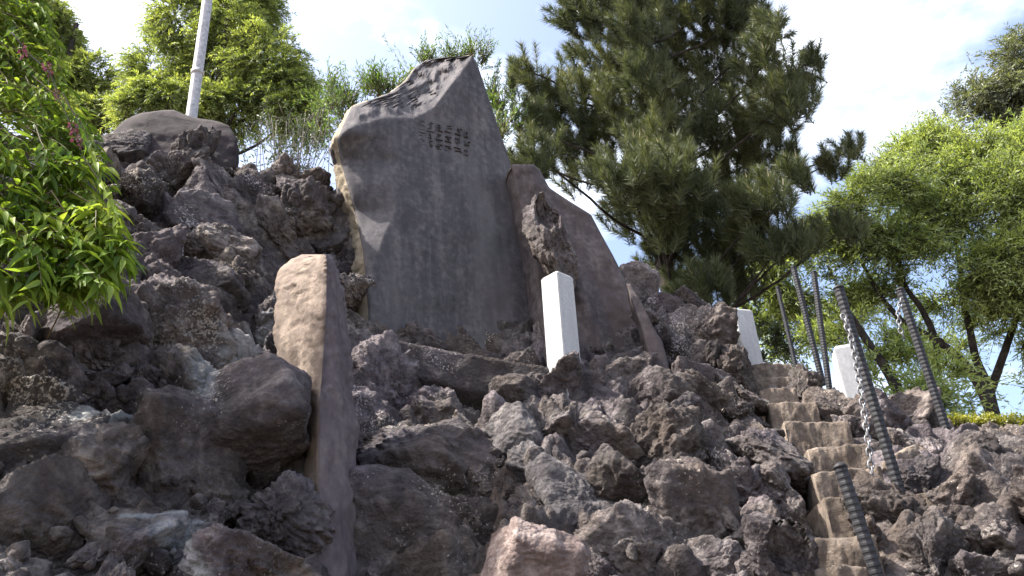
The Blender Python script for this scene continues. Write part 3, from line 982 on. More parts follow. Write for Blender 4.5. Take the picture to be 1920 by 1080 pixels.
# --- dome-shaped dark boulder on the left skyline
def dome():
    L = [(310, 206), (262, 212), (232, 226), (208, 250), (196, 280), (200, 340), (210, 420)]
    R = [(325, 206), (345, 214), (372, 222), (405, 226), (430, 236), (446, 262), (440, 300), (430, 340), (425, 420)]
    # keep y strictly rising
    n = nrm((0.25, -0.93, 0.28))
    p0 = at(320, 280, 4.75)
    def rel(x, y, s, t, P):
        e = np.minimum(s, 1 - s)
        r = 0.06 * np.sqrt(np.clip(e * 4, 0, 1)) + 0.10 * np.sqrt(np.clip(t * 5, 0, 1)) - 0.10
        r += 0.03 * fbm(P * 2.2, 3, 45) + 0.008 * fbm(P * 9, 3, 46)
        return r, 0.25 + 0.15 * np.clip(e * 4, 0, 1)
    V, Fb, Fr = slab(L, R, p0, n, 0.3, rel, rows=80, cols=80)
    o = empty('dome_boulder', tuple(on_plane(320, 380, p0, n)), 'smooth dark dome-shaped boulder on the left skyline, below the pale pole', 'boulder')
    child('boulder', slab_objects(o, V, Fb, Fr, M['dome'], M['dome']), None, o)
dome()

# --- lava column with a dark hollow, behind the white post
def hollow_rock(px, py, w, h, Y, hole, mat, label, name, seed, ang=0, depthscale=0.8):
    P, F = ico(6)
    S = rock_shape(P, seed, planes=10, rough=1.1, smooth=14)
    # push a hollow into the side that faces -Y (local)
    hx_, hz_, hr, hd = hole
    q = ((S[:, 0] - hx_) ** 2 + ((S[:, 2] - hz_)) ** 2) / hr ** 2
    front = S[:, 1] < 0
    S[:, 1] += np.where(front, hd * np.clip(1 - q, 0, 1) ** 0.5, 0)
    m = pxm(px, py, Y)
    S = S * np.array([w / 2 * m, (w + h) / 4 * m * depthscale, h / 2 * m]) * 1.15
    a = math.radians(ang)
    R = np.array([[math.cos(a), 0, math.sin(a)], [0, 1, 0], [-math.sin(a), 0, math.cos(a)]])
    C = at(px, py, Y)
    me = mesh_np(name, S @ R.T, F)
    o = link(name, me, mat)
    o.location = C
    return tag(o, label, 'rock')
hollow_rock(1032, 440, 78, 175, 4.95, (0.05, 0.35, 0.5, 0.7), M['lava'], 'upright lava rock with a dark hollow, between stele and brown slab above white post', 'hollow_rock', 61, ang=-8)
hollow_rock(1466, 1025, 110, 150, 3.0, (0.1, -0.05, 0.62, 0.9), M['lava'], 'rounded rock with a large round hollow at the foot of the steps', 'hollow_rock', 62)

# --- dark ledge in front of the stele
def ledge():
    top = [(735, 636), (800, 650), (880, 664), (960, 676), (1045, 690)]
    bot = [(742, 672), (805, 694), (880, 716), (960, 728), (1045, 724)]
    rows = []
    for i, (a, b) in enumerate(zip(top, bot)):
        A = at(*a, 4.50 + 0.055 * i); B = at(*b, 4.46 + 0.055 * i)
        rows.append([A, B + np.array([0, 0, -0.06]), B + np.array([0, 0.35, -0.30]), A + np.array([0, 0.45, 0.0])])
    V, F, m = loft(rows, 60, noise=0.010, seed=51, nfreq=9, subdiv=10)
    o = link('stone_ledge', mesh_np('stone_ledge', V, F), M['lava_dark'])
    tag(o, 'dark rough stone ledge running along the foot of the tall stele', 'ledge')
ledge()

# ------------------------------------------------------------------ white posts
def white_post(px_base, px_top, Y, side, yaw, label, marks=None):
    B, T = at(*px_base, Y), at(*px_top, Y)
    T = np.array([B[0] + (T[0] - B[0]) * 0.5, B[1], T[2]])
    ax = nrm(T - B)
    Ht = np.linalg.norm(T - B)
    a = math.radians(yaw)
    u = np.array([math.cos(a), math.sin(a), 0.0]); u = nrm(u - ax * np.dot(u, ax))
    v = np.cross(ax, u)
    bm = bmesh.new()
    s = side / 2
    prof = [(s, -0.25), (s, Ht - side * 0.14), (s * 0.82, Ht - side * 0.03), (s * 0.5, Ht)]
    rings = []
    for (r, z) in prof:
        rings.append([bm.verts.new(tuple(B + ax * z + u * r * sx + v * r * sy)) for sx, sy in ((-1, -1), (1, -1), (1, 1), (-1, 1))])
    for a_, b_ in zip(rings[:-1], rings[1:]):
        for j in range(4):
            bm.faces.new((a_[j], a_[(j + 1) % 4], b_[(j + 1) % 4], b_[j]))
    bm.faces.new(rings[-1]); bm.faces.new(rings[0][::-1])
    bmesh.ops.bevel(bm, geom=[e for e in bm.edges], offset=0.004, segments=2, affect='EDGES')
    bmesh.ops.recalc_face_normals(bm, faces=bm.faces)
    me = bpy.data.meshes.new('post'); bm.to_mesh(me); bm.free()
    o = empty('white_post', tuple(B), label, 'stone post', 'white granite posts')
    child('shaft', me, M['white'], o)
    if marks:
        # chiselled, unreadable characters on the right-hand face
        fn, fu = (-v, u) if marks == 'v' else (u, v)
        parts = []
        for (cz, segs) in MARKS:
            for (x0, z0, x1, z1) in segs:
                A_ = B + ax * (Ht * cz + z0 * side) + fu * x0 * side + fn * (s + 0.0015)
                B_ = B + ax * (Ht * cz + z1 * side) + fu * x1 * side + fn * (s + 0.0015)
                sd = nrm(np.cross(fn, nrm(B_ - A_))) * side * 0.022
                parts.append((np.array([A_ - sd, A_ + sd, B_ + sd, B_ - sd, A_ - sd - fn * .01, A_ + sd - fn * .01, B_ + sd - fn * .01, B_ - sd - fn * .01]),
                              np.array([(0, 1, 2), (0, 2, 3), (0, 4, 5), (0, 5, 1), (1, 5, 6), (1, 6, 2), (2, 6, 7), (2, 7, 3), (3, 7, 4), (3, 4, 0)])))
        V, F = join(parts)
        child('inscription', mesh_np('inscription', V, F, False), M['engrave'], o, 'stuff')
    return o
MARKS = [
    (0.30, [(-0.15, 0.12, 0.2, 0.12), (0.2, 0.12, 0.2, -0.02), (-0.15, 0.02, 0.2, 0.02), (-0.15, 0.12, -0.15, -0.18), (-0.15, -0.08, 0.2, -0.08), (-0.15, -0.2, 0.25, -0.2)]),
    (0.48, [(-0.2, 0.1, 0.2, 0.1), (0.0, 0.2, 0.0, -0.2), (-0.2, -0.05, 0.2, -0.05), (-0.2, -0.2, 0.0, -0.05), (0.2, -0.2, 0.0, -0.05)]),
    (0.66, [(-0.18, 0.15, 0.2, 0.15), (-0.18, 0.15, -0.18, -0.1), (0.2, 0.15, 0.2, -0.15), (-0.18, 0.0, 0.2, 0.0), (0.0, 0.2, 0.0, -0.15)]),
    (0.82, [(-0.2, 0.05, 0.22, 0.05), (-0.1, 0.18, -0.1, -0.12), (0.1, 0.18, 0.1, -0.12), (-0.2, -0.12, 0.22, -0.12)]),
]
white_post((1058, 690), (1047, 518), 4.72, 0.145, 45, 'white granite post in front of the brown slab, right of the tall stele', 'u')
white_post((1404, 686), (1384, 585), 5.75, 0.15, 20, 'white granite post half hidden by rocks at the top of the steps')
white_post((1618, 772), (1585, 652), 4.95, 0.165, -12, 'white granite post among rocks behind the dark ribbed pole, right of the steps')

# ------------------------------------------------------------------ ribbed dark poles and chain
def ribbed_pole(base, top, Y, dia_px, label, extra=0.25):
    B, T = at(*base, Y), at(*top, Y)
    ax = nrm(T - B)
    Bd = B - ax * extra
    Ln = np.linalg.norm(T - Bd)
    r0 = dia_px * 0.43 * pxm(*base, Y)
    pitch = r0 * 0.95
    k = max(6, int(Ln / pitch))
    z, rr = [], []
    for i in range(k):
        for (f, g) in ((0.0, 0.92), (0.25, 0.93), (0.42, 1.0), (0.75, 0.98), (0.95, 0.92)):
            z.append((i + f) * Ln / k); rr.append(r0 * g)
    z.append(Ln); rr.append(r0 * 0.84)
    P = Bd[None] + ax[None] * np.array(z)[:, None]
    V, F = tube(P, rr, 10)
    o = empty('ribbed_pole', tuple(Bd), label, 'pole', 'dark ribbed poles beside the steps')
    me = mesh_np('shaft', V, F, False)
    child('shaft', me, M['iron'], o)
    cp = np.array([T + ax * 0.0, T + ax * r0 * 0.35, T + ax * r0 * 0.7, T + ax * r0 * 0.85])
    V, F = tube(cp, [r0 * 1.05, r0 * 1.0, r0 * 0.6, r0 * 0.15], 12)
    child('cap', mesh_np('cap', V, F), M['iron'], o)
    return B, T
ribbed_pole((1688, 925), (1573, 542), 3.75, 26, 'thickest tall dark ribbed pole, with a bright chain hanging beside it')
ribbed_pole((1777, 812), (1688, 545), 4.6, 20, 'dark ribbed pole at the right, planted above the bare brown rocks')
ribbed_pole((1528, 660), (1488, 503), 5.6, 14, 'slim dark ribbed pole, left of a close pair above the steps')
ribbed_pole((1556, 735), (1526, 512), 5.3, 14, 'slim dark ribbed pole, right of a close pair, left of a white post')
ribbed_pole((1486, 660), (1458, 540), 6.1, 10, 'thinnest grey ribbed pole, farthest up the steps')
ribbed_pole((1650, 1095), (1576, 878), 2.95, 32, 'short stout dark ribbed pole rising from the bottom edge beside the steps')

def link_mesh(a, b, r, n=14, k=6):
    """one chain link: a rounded loop in the local XZ plane"""
    P = []
    for i in range(n):
        t = 2 * math.pi * i / n
        P.append((a * math.cos(t), 0, b * math.sin(t) + (0.35 * b if math.sin(t) > 0 else -0.35 * b) * min(1, abs(math.sin(t)) * 3)))
    P = np.array(P)
    tan = nrm(np.roll(P, -1, 0) - np.roll(P, 1, 0))
    V = []
    for i in range(n):
        u = np.array([0, 1.0, 0]); v = np.cross(tan[i], u)
        for j in range(k):
            q = 2 * math.pi * j / k
            V.append(P[i] + r * (math.cos(q) * u + math.sin(q) * v))
    F = []
    for i in range(n):
        for j in range(k):
            F.append((i * k + j, i * k + (j + 1) % k, ((i + 1) % n) * k + (j + 1) % k, ((i + 1) % n) * k + j))
    return mesh_np('chain_link', np.array(V), np.array(F))
LINK = link_mesh(0.011, 0.0135, 0.0042)
LINK.materials.append(M['chain'])
def chain(path, label, step=0.0285, scale=1.0):
    P = np.array(path)
    seg = np.linalg.norm(np.diff(P, axis=0), axis=1)
    s = np.concatenate([[0], np.cumsum(seg)])
    root = empty('chain', tuple(P[0]), label, 'chain', 'bright steel chains beside the steps')
    n = int(s[-1] / (step * scale))
    for i in range(n):
        d = (i + 0.5) * step * scale
        p = np.array([np.interp(d, s, P[:, c]) for c in range(3)])
        q = np.array([np.interp(min(d + 0.01, s[-1]), s, P[:, c]) for c in range(3)])
        p0 = np.array([np.interp(max(d - 0.01, 0), s, P[:, c]) for c in range(3)])
        dirv = Vector(q - p0).normalized()
        R = dirv.to_track_quat('Z', 'Y').to_matrix() @ Matrix.Rotation(math.pi / 2 * (i % 2) + 0.5, 3, 'Z')
        o = link('chain_link', LINK, None, root)
        o.matrix_parent_inverse = Matrix.Identity(4)
        o.location = Vector(p - P[0])
        o.rotation_euler = R.to_euler()
        o.scale = (scale,) * 3
A0 = [(1580, 590), (1598, 640), (1612, 720), (1624, 800), (1634, 880), (1641, 940), (1640, 975), (1630, 992)]
chain(smooth_path([at(x, y, 3.62 - 0.012 * i) for i, (x, y) in enumerate(A0)], 60), 'bright steel chain hanging beside the thickest ribbed pole over the steps')
A1 = [(1690, 560), (1684, 590), (1688, 620), (1700, 640)]
chain(smooth_path([at(x, y, 4.52) for (x, y) in A1], 30), 'short bright chain looped on the upper end of the right-hand ribbed pole')

# ------------------------------------------------------------------ pale pole behind the dome boulder
def pale_pole():
    Y = 6.0
    B, T = at(356, 240, Y), at(404, -110, Y)
    T = np.array([B[0] + (T[0] - B[0]) * 1.0, B[1], T[2]])
    ax = nrm(T - B)
    zb = (B[2] - hgt(B[0], B[1]) + 0.3) / ax[2]
    Bd = B - ax * zb
    r = 10.5 * pxm(360, 150, Y)
    V, F = tube(np.linspace(Bd, T, 12), np.linspace(r * 1.02, r * 0.9, 12), 20)
    o = empty('pole', tuple(Bd), 'pale grey smooth metal pole rising behind the dome-shaped boulder', 'pole')
    child('shaft', mesh_np('shaft', V, F), M['pole'], o)
    parts = []
    for z in (0.45, 1.3):
        c = B + ax * z
    V, F = tube(np.array([B + ax * 0.62, B + ax * 0.66]), [r * 1.12, r * 1.12], 20)
    child('joint_collar', mesh_np('joint_collar', V, F), M['pole'], o)
pale_pole()

# ------------------------------------------------------------------ foliage
def leaf_quads(B, D, Nv, L, Wd):
    """diamond leaves: base B, unit direction D, normal-ish Nv, length L, width Wd -> V, F(quads)"""
    n = len(B)
    D = nrm(D)
    S = nrm(np.cross(D, Nv))
    up = np.cross(S, D)
    L = np.asarray(L).reshape(-1, 1); Wd = np.asarray(Wd).reshape(-1, 1)
    mid = B + D * L * 0.42 + up * L * 0.04
    V = np.empty((n, 4, 3))
    V[:, 0] = B
    V[:, 1] = mid + S * Wd / 2
    V[:, 2] = B + D * L - up * L * 0.05
    V[:, 3] = mid - S * Wd / 2
    F = np.arange(n * 4).reshape(n, 4)
    return V.reshape(-1, 3), F

def masses_to_world(masses):
    out = []
    for (px, py, rx, ry, Y) in masses:
        c = at(px, py, Y); m = pxm(px, py, Y)
        out.append((c, rx * m, ry * m))
    return out

def sprays(rng, masses, n_per_m2, twig_len, q, leafL, leafW, droop, outw=0.6, upw=0.0, side_angle=0.9, shell=0.5, flat=0.8, jitter=0.5, sub=None, seedn=0, gap=0.0):
    """twigs with leaves spread through ellipsoid masses; returns leaf quads and twig ends"""
    B_, D_, N_, T0, T1 = [], [], [], [], []
    for (c, rx, ry) in masses:
        rz = (rx + ry) / 2 * flat
        n = int(n_per_m2 * rx * ry * math.pi)
        if n < 3:
            n = 3
        d = nrm(rng.normal(size=(n, 3)))
        rad = (shell + (1 - shell) * rng.random(n) ** 0.6)
        # sub-clumps: pull starts to a few centres for light and dark tufts
        k = sub if sub else max(3, int(n / 28))
        cen = nrm(rng.normal(size=(k, 3))) * (shell + (1 - shell) * rng.random((k, 1)) ** 0.5)
        who = rng.integers(0, k, n)
        P = cen[who] * 0.80 + d * rad[:, None] * 0.36
        P = P * np.array([rx, rz, ry]) + c
        if gap:
            keep = fbm(P * 1.6, 3, seedn + 7) > -gap
            P = P[keep]; d = d[keep]; who = who[keep]
        n = len(P)
        if n == 0:
            continue
        out = nrm(P - c)
        t = nrm(out * outw + rng.normal(size=(n, 3)) * jitter + np.array([0, 0, upw]))
        Ls = twig_len * rng.uniform(0.6, 1.3, n)
        for i in range(q):
            s = (i + rng.random(n) * 0.6) / q
            pos = P + t * (Ls * s)[:, None] + np.array([0, 0, -1.0]) * (droop * Ls * s ** 2)[:, None]
            tt = nrm(t + np.array([0, 0, -1.0]) * (2 * droop * s)[:, None])
            sd = nrm(np.cross(tt, rng.normal(size=(n, 3)) * 0.6 + np.array([0, 0, 1.0])))
            sg = 1 if i % 2 else -1
            dl = nrm(tt * math.cos(side_angle) + sd * sg * math.sin(side_angle) + rng.normal(size=(n, 3)) * 0.18)
            B_.append(pos); D_.append(dl)
            N_.append(np.cross(dl, sd) + rng.normal(size=(n, 3)) * 0.5)
        T0.append(P); T1.append(P + t * Ls[:, None] + np.array([0, 0, -1.0]) * (droop * Ls)[:, None])
    B_ = np.concatenate(B_); D_ = np.concatenate(D_); N_ = np.concatenate(N_)
    n = len(B_)
    V, F = leaf_quads(B_, D_, N_, leafL * rng.uniform(0.65, 1.25, n), leafW * rng.uniform(0.7, 1.2, n))
    return V, F, np.concatenate(T0), np.concatenate(T1)

def twig_strips(T0, T1, r):
    n = len(T0)
    d = nrm(T1 - T0)
    s1 = nrm(np.cross(d, np.array([0.3, 1.0, 0.2])))
    s2 = np.cross(d, s1)
    V = np.empty((n, 4, 3))
    V[:, 0] = T0 + s1 * r; V[:, 1] = T0 - s1 * r * 0.5 + s2 * r; V[:, 2] = T0 - s1 * r * 0.5 - s2 * r; V[:, 3] = T1
    base = np.arange(n)[:, None] * 4
    F = np.concatenate([base + np.array([0, 1, 3]), base + np.array([1, 2, 3]), base + np.array([2, 0, 3])])
    return V.reshape(-1, 3), F

def branch_obj(pts, r0, r1, parent, mat, name='branch', n=24, sides=9, wob=0.02, seed=0):
    P = smooth_path(pts, n)
    w = np.stack([fbm(P * 2.5, 2, seed + k) for k in range(3)], 1)
    w[0] = 0
    P = P + w * wob
    V, F = tube(P, np.linspace(r0, r1, n), sides)
    return child(name, mesh_np(name, V, F), mat, parent)

# ---- cypress behind the pale pole
def cypress(name, masses, base, label, seed, dens, trunk_r=0.14):
    rng = np.random.default_rng(seed)
    b = np.array(base, float)
    o = empty(name, tuple(b), label, 'tree')
    W = masses_to_world(masses)
    V, F, t0, t1 = sprays(rng, W, dens, 0.24, 18, 0.058, 0.017, 0.55, outw=0.9, upw=0.15, side_angle=0.6, shell=0.55, jitter=0.6, gap=0.30, seedn=seed)
    child('crown', mesh_np('crown', V, F, False), M['leaf_cypress'], o, 'stuff')
    V, F = twig_strips(t0, t1, 0.004)
    child('twigs', mesh_np('twigs', V, F, False), M['bark'], o, 'stuff')
    top = max(c[2] for c, _, _ in W) - 0.25
    cx = np.mean([c for c, _, _ in W], axis=0)
    branch_obj([b, (b + np.array([cx[0], cx[1], b[2]])) / 2 + np.array([0, 0, 1.2]), np.array([cx[0], cx[1], (b[2] + top) / 2]), np.array([cx[0] + .1, cx[1], top])], trunk_r, 0.03, o, M['bark'], 'trunk', seed=seed)
    for k, (c, rx, ry) in enumerate(W):
        st = np.array([cx[0], cx[1], max(b[2] + 0.5, min(c[2] - 0.5, top - 0.3))])
        branch_obj([st, (st + c) / 2 + np.array([0, 0, -0.1]), c], 0.028, 0.010, o, M['bark'], 'branch', n=14, sides=6, seed=seed + k)
    return o
cypress('cypress_tree', [(300, 130, 55, 70, 8.6), (345, 40, 60, 60, 8.8), (420, 60, 70, 60, 8.7), (500, 110, 75, 55, 8.5), (470, 20, 60, 50, 9.0), (400, 140, 80, 70, 9.0), (330, 190, 75, 45, 8.3), (260, 205, 45, 45, 8.2), (530, 170, 55, 55, 8.5), (440, 210, 50, 50, 8.4), (560, 215, 45, 40, 8.4), (390, -50, 80, 60, 8.9), (480, -50, 60, 50, 9.1), (400, -150, 70, 60, 9.0)],
        (-3.05, 8.9, 2.6), 'yellow-green cypress with drooping tufted sprays behind the pale pole', 41, 1400)
cypress('cypress_tree', [(172, 145, 38, 42, 8.9), (185, 215, 48, 45, 8.6), (110, 70, 28, 60, 9.0), (60, 40, 60, 70, 9.1), (130, 180, 60, 70, 9.0), (60, 150, 70, 80, 9.3), (230, 220, 30, 25, 8.7), (-40, 90, 80, 90, 9.2)],
        (-5.0, 9.3, 2.4), 'smaller yellow-green tree behind the leafy vine at the left edge', 42, 1400)

# ---- bright shoots behind the stele
def back_shrub():
    rng = np.random.default_rng(51)
    b = at(800, 330, 6.9); b[2] = hgt(b[0], b[1])
    o = empty('willow_shrub', tuple(b), 'bright green shrub of thin upright shoots behind the top of the stele', 'shrub')
    V, F, t0, t1 = sprays(rng, masses_to_world([(640, 215, 45, 50, 6.9), (690, 185, 50, 40, 7.0), (735, 175, 40, 30, 6.9), (800, 130, 40, 25, 6.9), (610, 190, 28, 40, 7.0), (940, 190, 30, 50, 6.9), (930, 250, 28, 40, 6.8), (890, 120, 22, 30, 6.9), (600, 250, 30, 30, 6.8), (850, 130, 40, 30, 7.0), (960, 250, 25, 40, 7.0)]),
                          650, 0.28, 9, 0.055, 0.013, 0.05, outw=0.35, upw=0.9, side_angle=0.55, shell=0.2, jitter=0.35)
    parts = [(V, F)]
    tips = [((770, 130), (741, 62)), ((800, 120), (790, 98)), ((845, 115), (826, 70)), ((850, 115), (850, 52)), ((885, 112), (886, 74)), ((900, 130), (916, 98)), ((630, 200), (612, 140)), ((640, 210), (650, 145)), ((690, 200), (684, 150)), ((720, 190), (727, 140)), ((745, 180), (744, 150)), ((935, 180), (945, 125)), ((925, 150), (935, 115))]
    tw = []
    for (a, c) in tips:
        A, C = at(*a, 6.9), at(*c, 6.9)
        A = A - (C - A) * 0.5
        for rep in range(2):
            off = rng.normal(size=3) * 0.03
            n = 26
            s = np.linspace(0.1, 1, n)
            P = A + off + (C - A + off) * s[:, None] + np.stack([0.02 * np.sin(s * 5 + rep), 0 * s, 0 * s], 1)
            tw.append(np.stack([P[0], P[-1]]))
            dr = nrm(nrm(C - A)[None] + rng.normal(size=(n, 3)) * 0.55)
            parts.append(leaf_quads(P, dr, rng.normal(size=(n, 3)), rng.uniform(0.045, 0.085, n), rng.uniform(0.009, 0.014, n)))
    V, F = join(parts)
    child('crown', mesh_np('crown', V, F, False), M['leaf_back'], o, 'stuff')
    tw = np.array(tw)
    V, F = twig_strips(np.concatenate([t0, tw[:, 0]]), np.concatenate([t1, tw[:, 1]]), 0.005)
    child('twigs', mesh_np('twigs', V, F, False), M['stem'], o, 'stuff')
    for k, (x, y) in enumerate([(640, 215), (700, 190), (800, 140), (860, 130), (935, 210)]):
        e = at(x, y, 6.9)
        branch_obj([b, (b + e) / 2 + np.array([(e[0] - b[0]) * 0.2, 0, 0]), e], 0.02, 0.006, o, M['bark'], 'stem', n=12, sides=6, seed=k)
back_shrub()

def bare_bush():
    rng = np.random.default_rng(52)
    b = at(545, 300, 6.2); b[2] = hgt(b[0], b[1]) - 0.05
    o = empty('twiggy_bush', tuple(b), 'thin grey twiggy bush on the skyline, left of the stele', 'shrub')
    parts = []
    ends = []
    for k in range(42):
        e = at(rng.uniform(485, 625), rng.uniform(195, 285), 6.2 + rng.uniform(-0.2, 0.2))
        mid = (b + e) / 2 + rng.normal(size=3) * 0.08
        P = smooth_path([b + rng.normal(size=3) * 0.06, mid, e], 8)
        parts.append(tube(P, np.linspace(0.006, 0.002, 8), 4))
        ends.append(P[5]); ends.append(e)
        for j in range(4):
            s = P[rng.integers(3, 8)]
            e2 = s + nrm(rng.normal(size=3) + np.array([0, 0, 0.6])) * 0.18
            parts.append(tube(np.array([s, (s + e2) / 2 + rng.normal(size=3) * .01, e2]), [0.003, 0.0025, 0.0015], 3)); ends.append(e2)
    V, F = join(parts)
    child('twigs', mesh_np('twigs', V, F), M['twig'], o, 'stuff')
    E = np.array(ends)
    E = np.concatenate([E + rng.normal(size=E.shape) * 0.03 for _ in range(5)])
    n = len(E)
    V, F = leaf_quads(E, rng.normal(size=(n, 3)), rng.normal(size=(n, 3)), rng.uniform(0.03, 0.06, n), rng.uniform(0.01, 0.016, n))
    child('leaves', mesh_np('leaves', V, F, False), M['leaf_dark'], o, 'stuff')
bare_bush()

# ---- pine
def pine():
    rng = np.random.default_rng(61)
    YT = 7.4
    base = at(1250, 520, YT)
    base[2] = hgt(base[0], base[1]) - 0.1
    o = empty('pine_tree', tuple(base), 'dark green pine with upright bottlebrush shoots filling the sky right of the stele', 'tree')
    trunk = [base, at(1246, 500, YT), at(1238, 380, YT), at(1225, 250, YT), at(1205, 100, YT), at(1190, -40, YT), at(1180, -180, YT)]
    branch_obj(trunk, 0.10, 0.03, o, M['bark'], 'trunk', n=40, sides=12, seed=3)
    mm = [(1120, 20, 80, 70), (1220, 0, 90, 80), (1320, 20, 90, 80), (1390, 40, 60, 70), (1070, 20, 40, 50), (1140, 110, 90, 70), (1240, 110, 90, 80), (1340, 130, 90, 80), (1440, 120, 60, 60),
          (1030, 190, 50, 70), (1090, 220, 80, 80), (1180, 230, 90, 80), (1280, 240, 90, 80), (1380, 240, 80, 70), (1460, 200, 60, 60), (1000, 230, 35, 60), (1010, 290, 50, 40),
          (1090, 310, 70, 50), (1180, 330, 80, 60), (1270, 340, 80, 60), (1360, 340, 70, 60), (1440, 290, 60, 50), (1490, 180, 40, 60), (1520, 120, 25, 40), (1450, 45, 35, 35),
          (1190, 400, 70, 45), (1260, 430, 60, 50), (1350, 400, 80, 50), (1430, 380, 60, 45), (1490, 335, 50, 30), (1550, 310, 45, 25), (1600, 280, 32, 25), (1420, 440, 60, 32), (1500, 450, 60, 28), (1580, 435, 50, 25),
          (1340, 490, 60, 50), (1330, 540, 60, 35), (1460, 470, 60, 30), (1380, 470, 60, 40), (1390, 545, 45, 35), (1300, 530, 45, 30), (1230, 515, 35, 25), (1310, 560, 60, 18), (985, 130, 22, 40), (960, 150, 14, 40), (1240, -90, 140, 70), (1120, -80, 90, 60), (1350, -80, 80, 60), (970, 300, 22, 25), (1250, 480, 40, 30), (1195, 60, 60, 60), (1205, -20, 50, 50), (1215, 150, 55, 60), (1230, 260, 60, 60), (1240, 350, 55, 55), (1245, 430, 45, 45)]
    dz = np.array([rng.uniform(-0.9, 0.55) for _ in mm])
    dz[-6:] = -0.55
    S0, S1 = [], []
    tc = np.array(trunk)
    for k, (px, py, rx, ry) in enumerate(mm):
        Y = YT + dz[k]
        c = at(px, py, Y); m = pxm(px, py, Y)
        # branch from the trunk to the tuft
        zt = np.clip(c[2] - 0.35 - 0.25 * np.hypot(c[0] - base[0], c[1] - base[1]), base[2] + 0.4, tc[-1, 2])
        st = np.array([np.interp(zt, tc[:, 2], tc[:, 0]), np.interp(zt, tc[:, 2], tc[:, 1]), zt])
        branch_obj([st, st * 0.5 + c * 0.5 + np.array([0, 0, -0.08]), c], 0.020, 0.008, o, M['bark'], 'branch', n=14, sides=6, seed=k, wob=0.03)
        n = max(6, int(rx * ry / 66))
        P = nrm(rng.normal(size=(n, 3))) * (rng.random((n, 1)) ** 0.45) * np.array([rx * m, (rx + ry) / 2 * m * 0.9, ry * m]) + c
        out = (P - c) / (max(rx, ry) * m)
        d = nrm(out * 0.55 + np.array([-0.12, 0, 0.95]) + rng.normal(size=(n, 3)) * 0.22)
        ln = rng.uniform(0.2, 0.38, n) * (0.8 if min(rx, ry) < 40 else 1)
        S0.append(P - d * (ln * 0.5)[:, None]); S1.append(P + d * (ln * 0.5)[:, None])
    S0 = np.concatenate(S0); S1 = np.concatenate(S1)
    # explicit tall spikes on the outline
    sp = [((1010, 170), (1003, 82)), ((975, 190), (957, 112)), ((1450, 70), (1470, 15)), ((1520, 150), (1540, 72)), ((1600, 300), (1616, 262)), ((1570, 310), (1580, 262)), ((1060, 170), (1050, 110)), ((1590, 450), (1630, 415)), ((1340, 500), (1328, 432)), ((1160, 380), (1148, 335))]
    S0 = np.concatenate([S0, [at(*a, YT) for a, _ in sp]]); S1 = np.concatenate([S1, [at(*b, YT) for _, b in sp]])
    n = len(S0)
    q = 190
    ax = nrm(S1 - S0)
    t = rng.random((n, q)) ** 0.8
    B = S0[:, None] + (S1 - S0)[:, None] * t[..., None]
    rd = nrm(rng.normal(size=(n, q, 3)))
    rd = nrm(rd - ax[:, None] * np.einsum('nqk,nk->nq', rd, ax)[..., None])
    spread = 0.8 + 0.6 * (1 - t)
    D = nrm(ax[:, None] * 0.95 + rd * spread[..., None])
    B = B.reshape(-1, 3); D = D.reshape(-1, 3)
    L = rng.uniform(0.075, 0.125, len(B))
    S = nrm(np.cross(D, rng.normal(size=D.shape)))
    w = 0.0031
    V = np.stack([B + S * w, B - S * w, B + D * L[:, None]], 1).reshape(-1, 3)
    F = np.arange(len(V)).reshape(-1, 3)
    child('crown', mesh_np('crown', V, F, False), M['needle'], o, 'stuff')
    V, F = twig_strips(S0, S1, 0.006)
    child('twigs', mesh_np('twigs', V, F, False), M['bark'], o, 'stuff')
    pick = rng.random(n) < 0.35
    V, F = twig_strips(S1[pick], S1[pick] + ax[pick] * rng.uniform(0.04, 0.10, pick.sum())[:, None] + np.array([0, 0, 0.02]), 0.005)
    child('candles', mesh_np('candles', V, F, False), M['candle'], o, 'stuff')
pine()

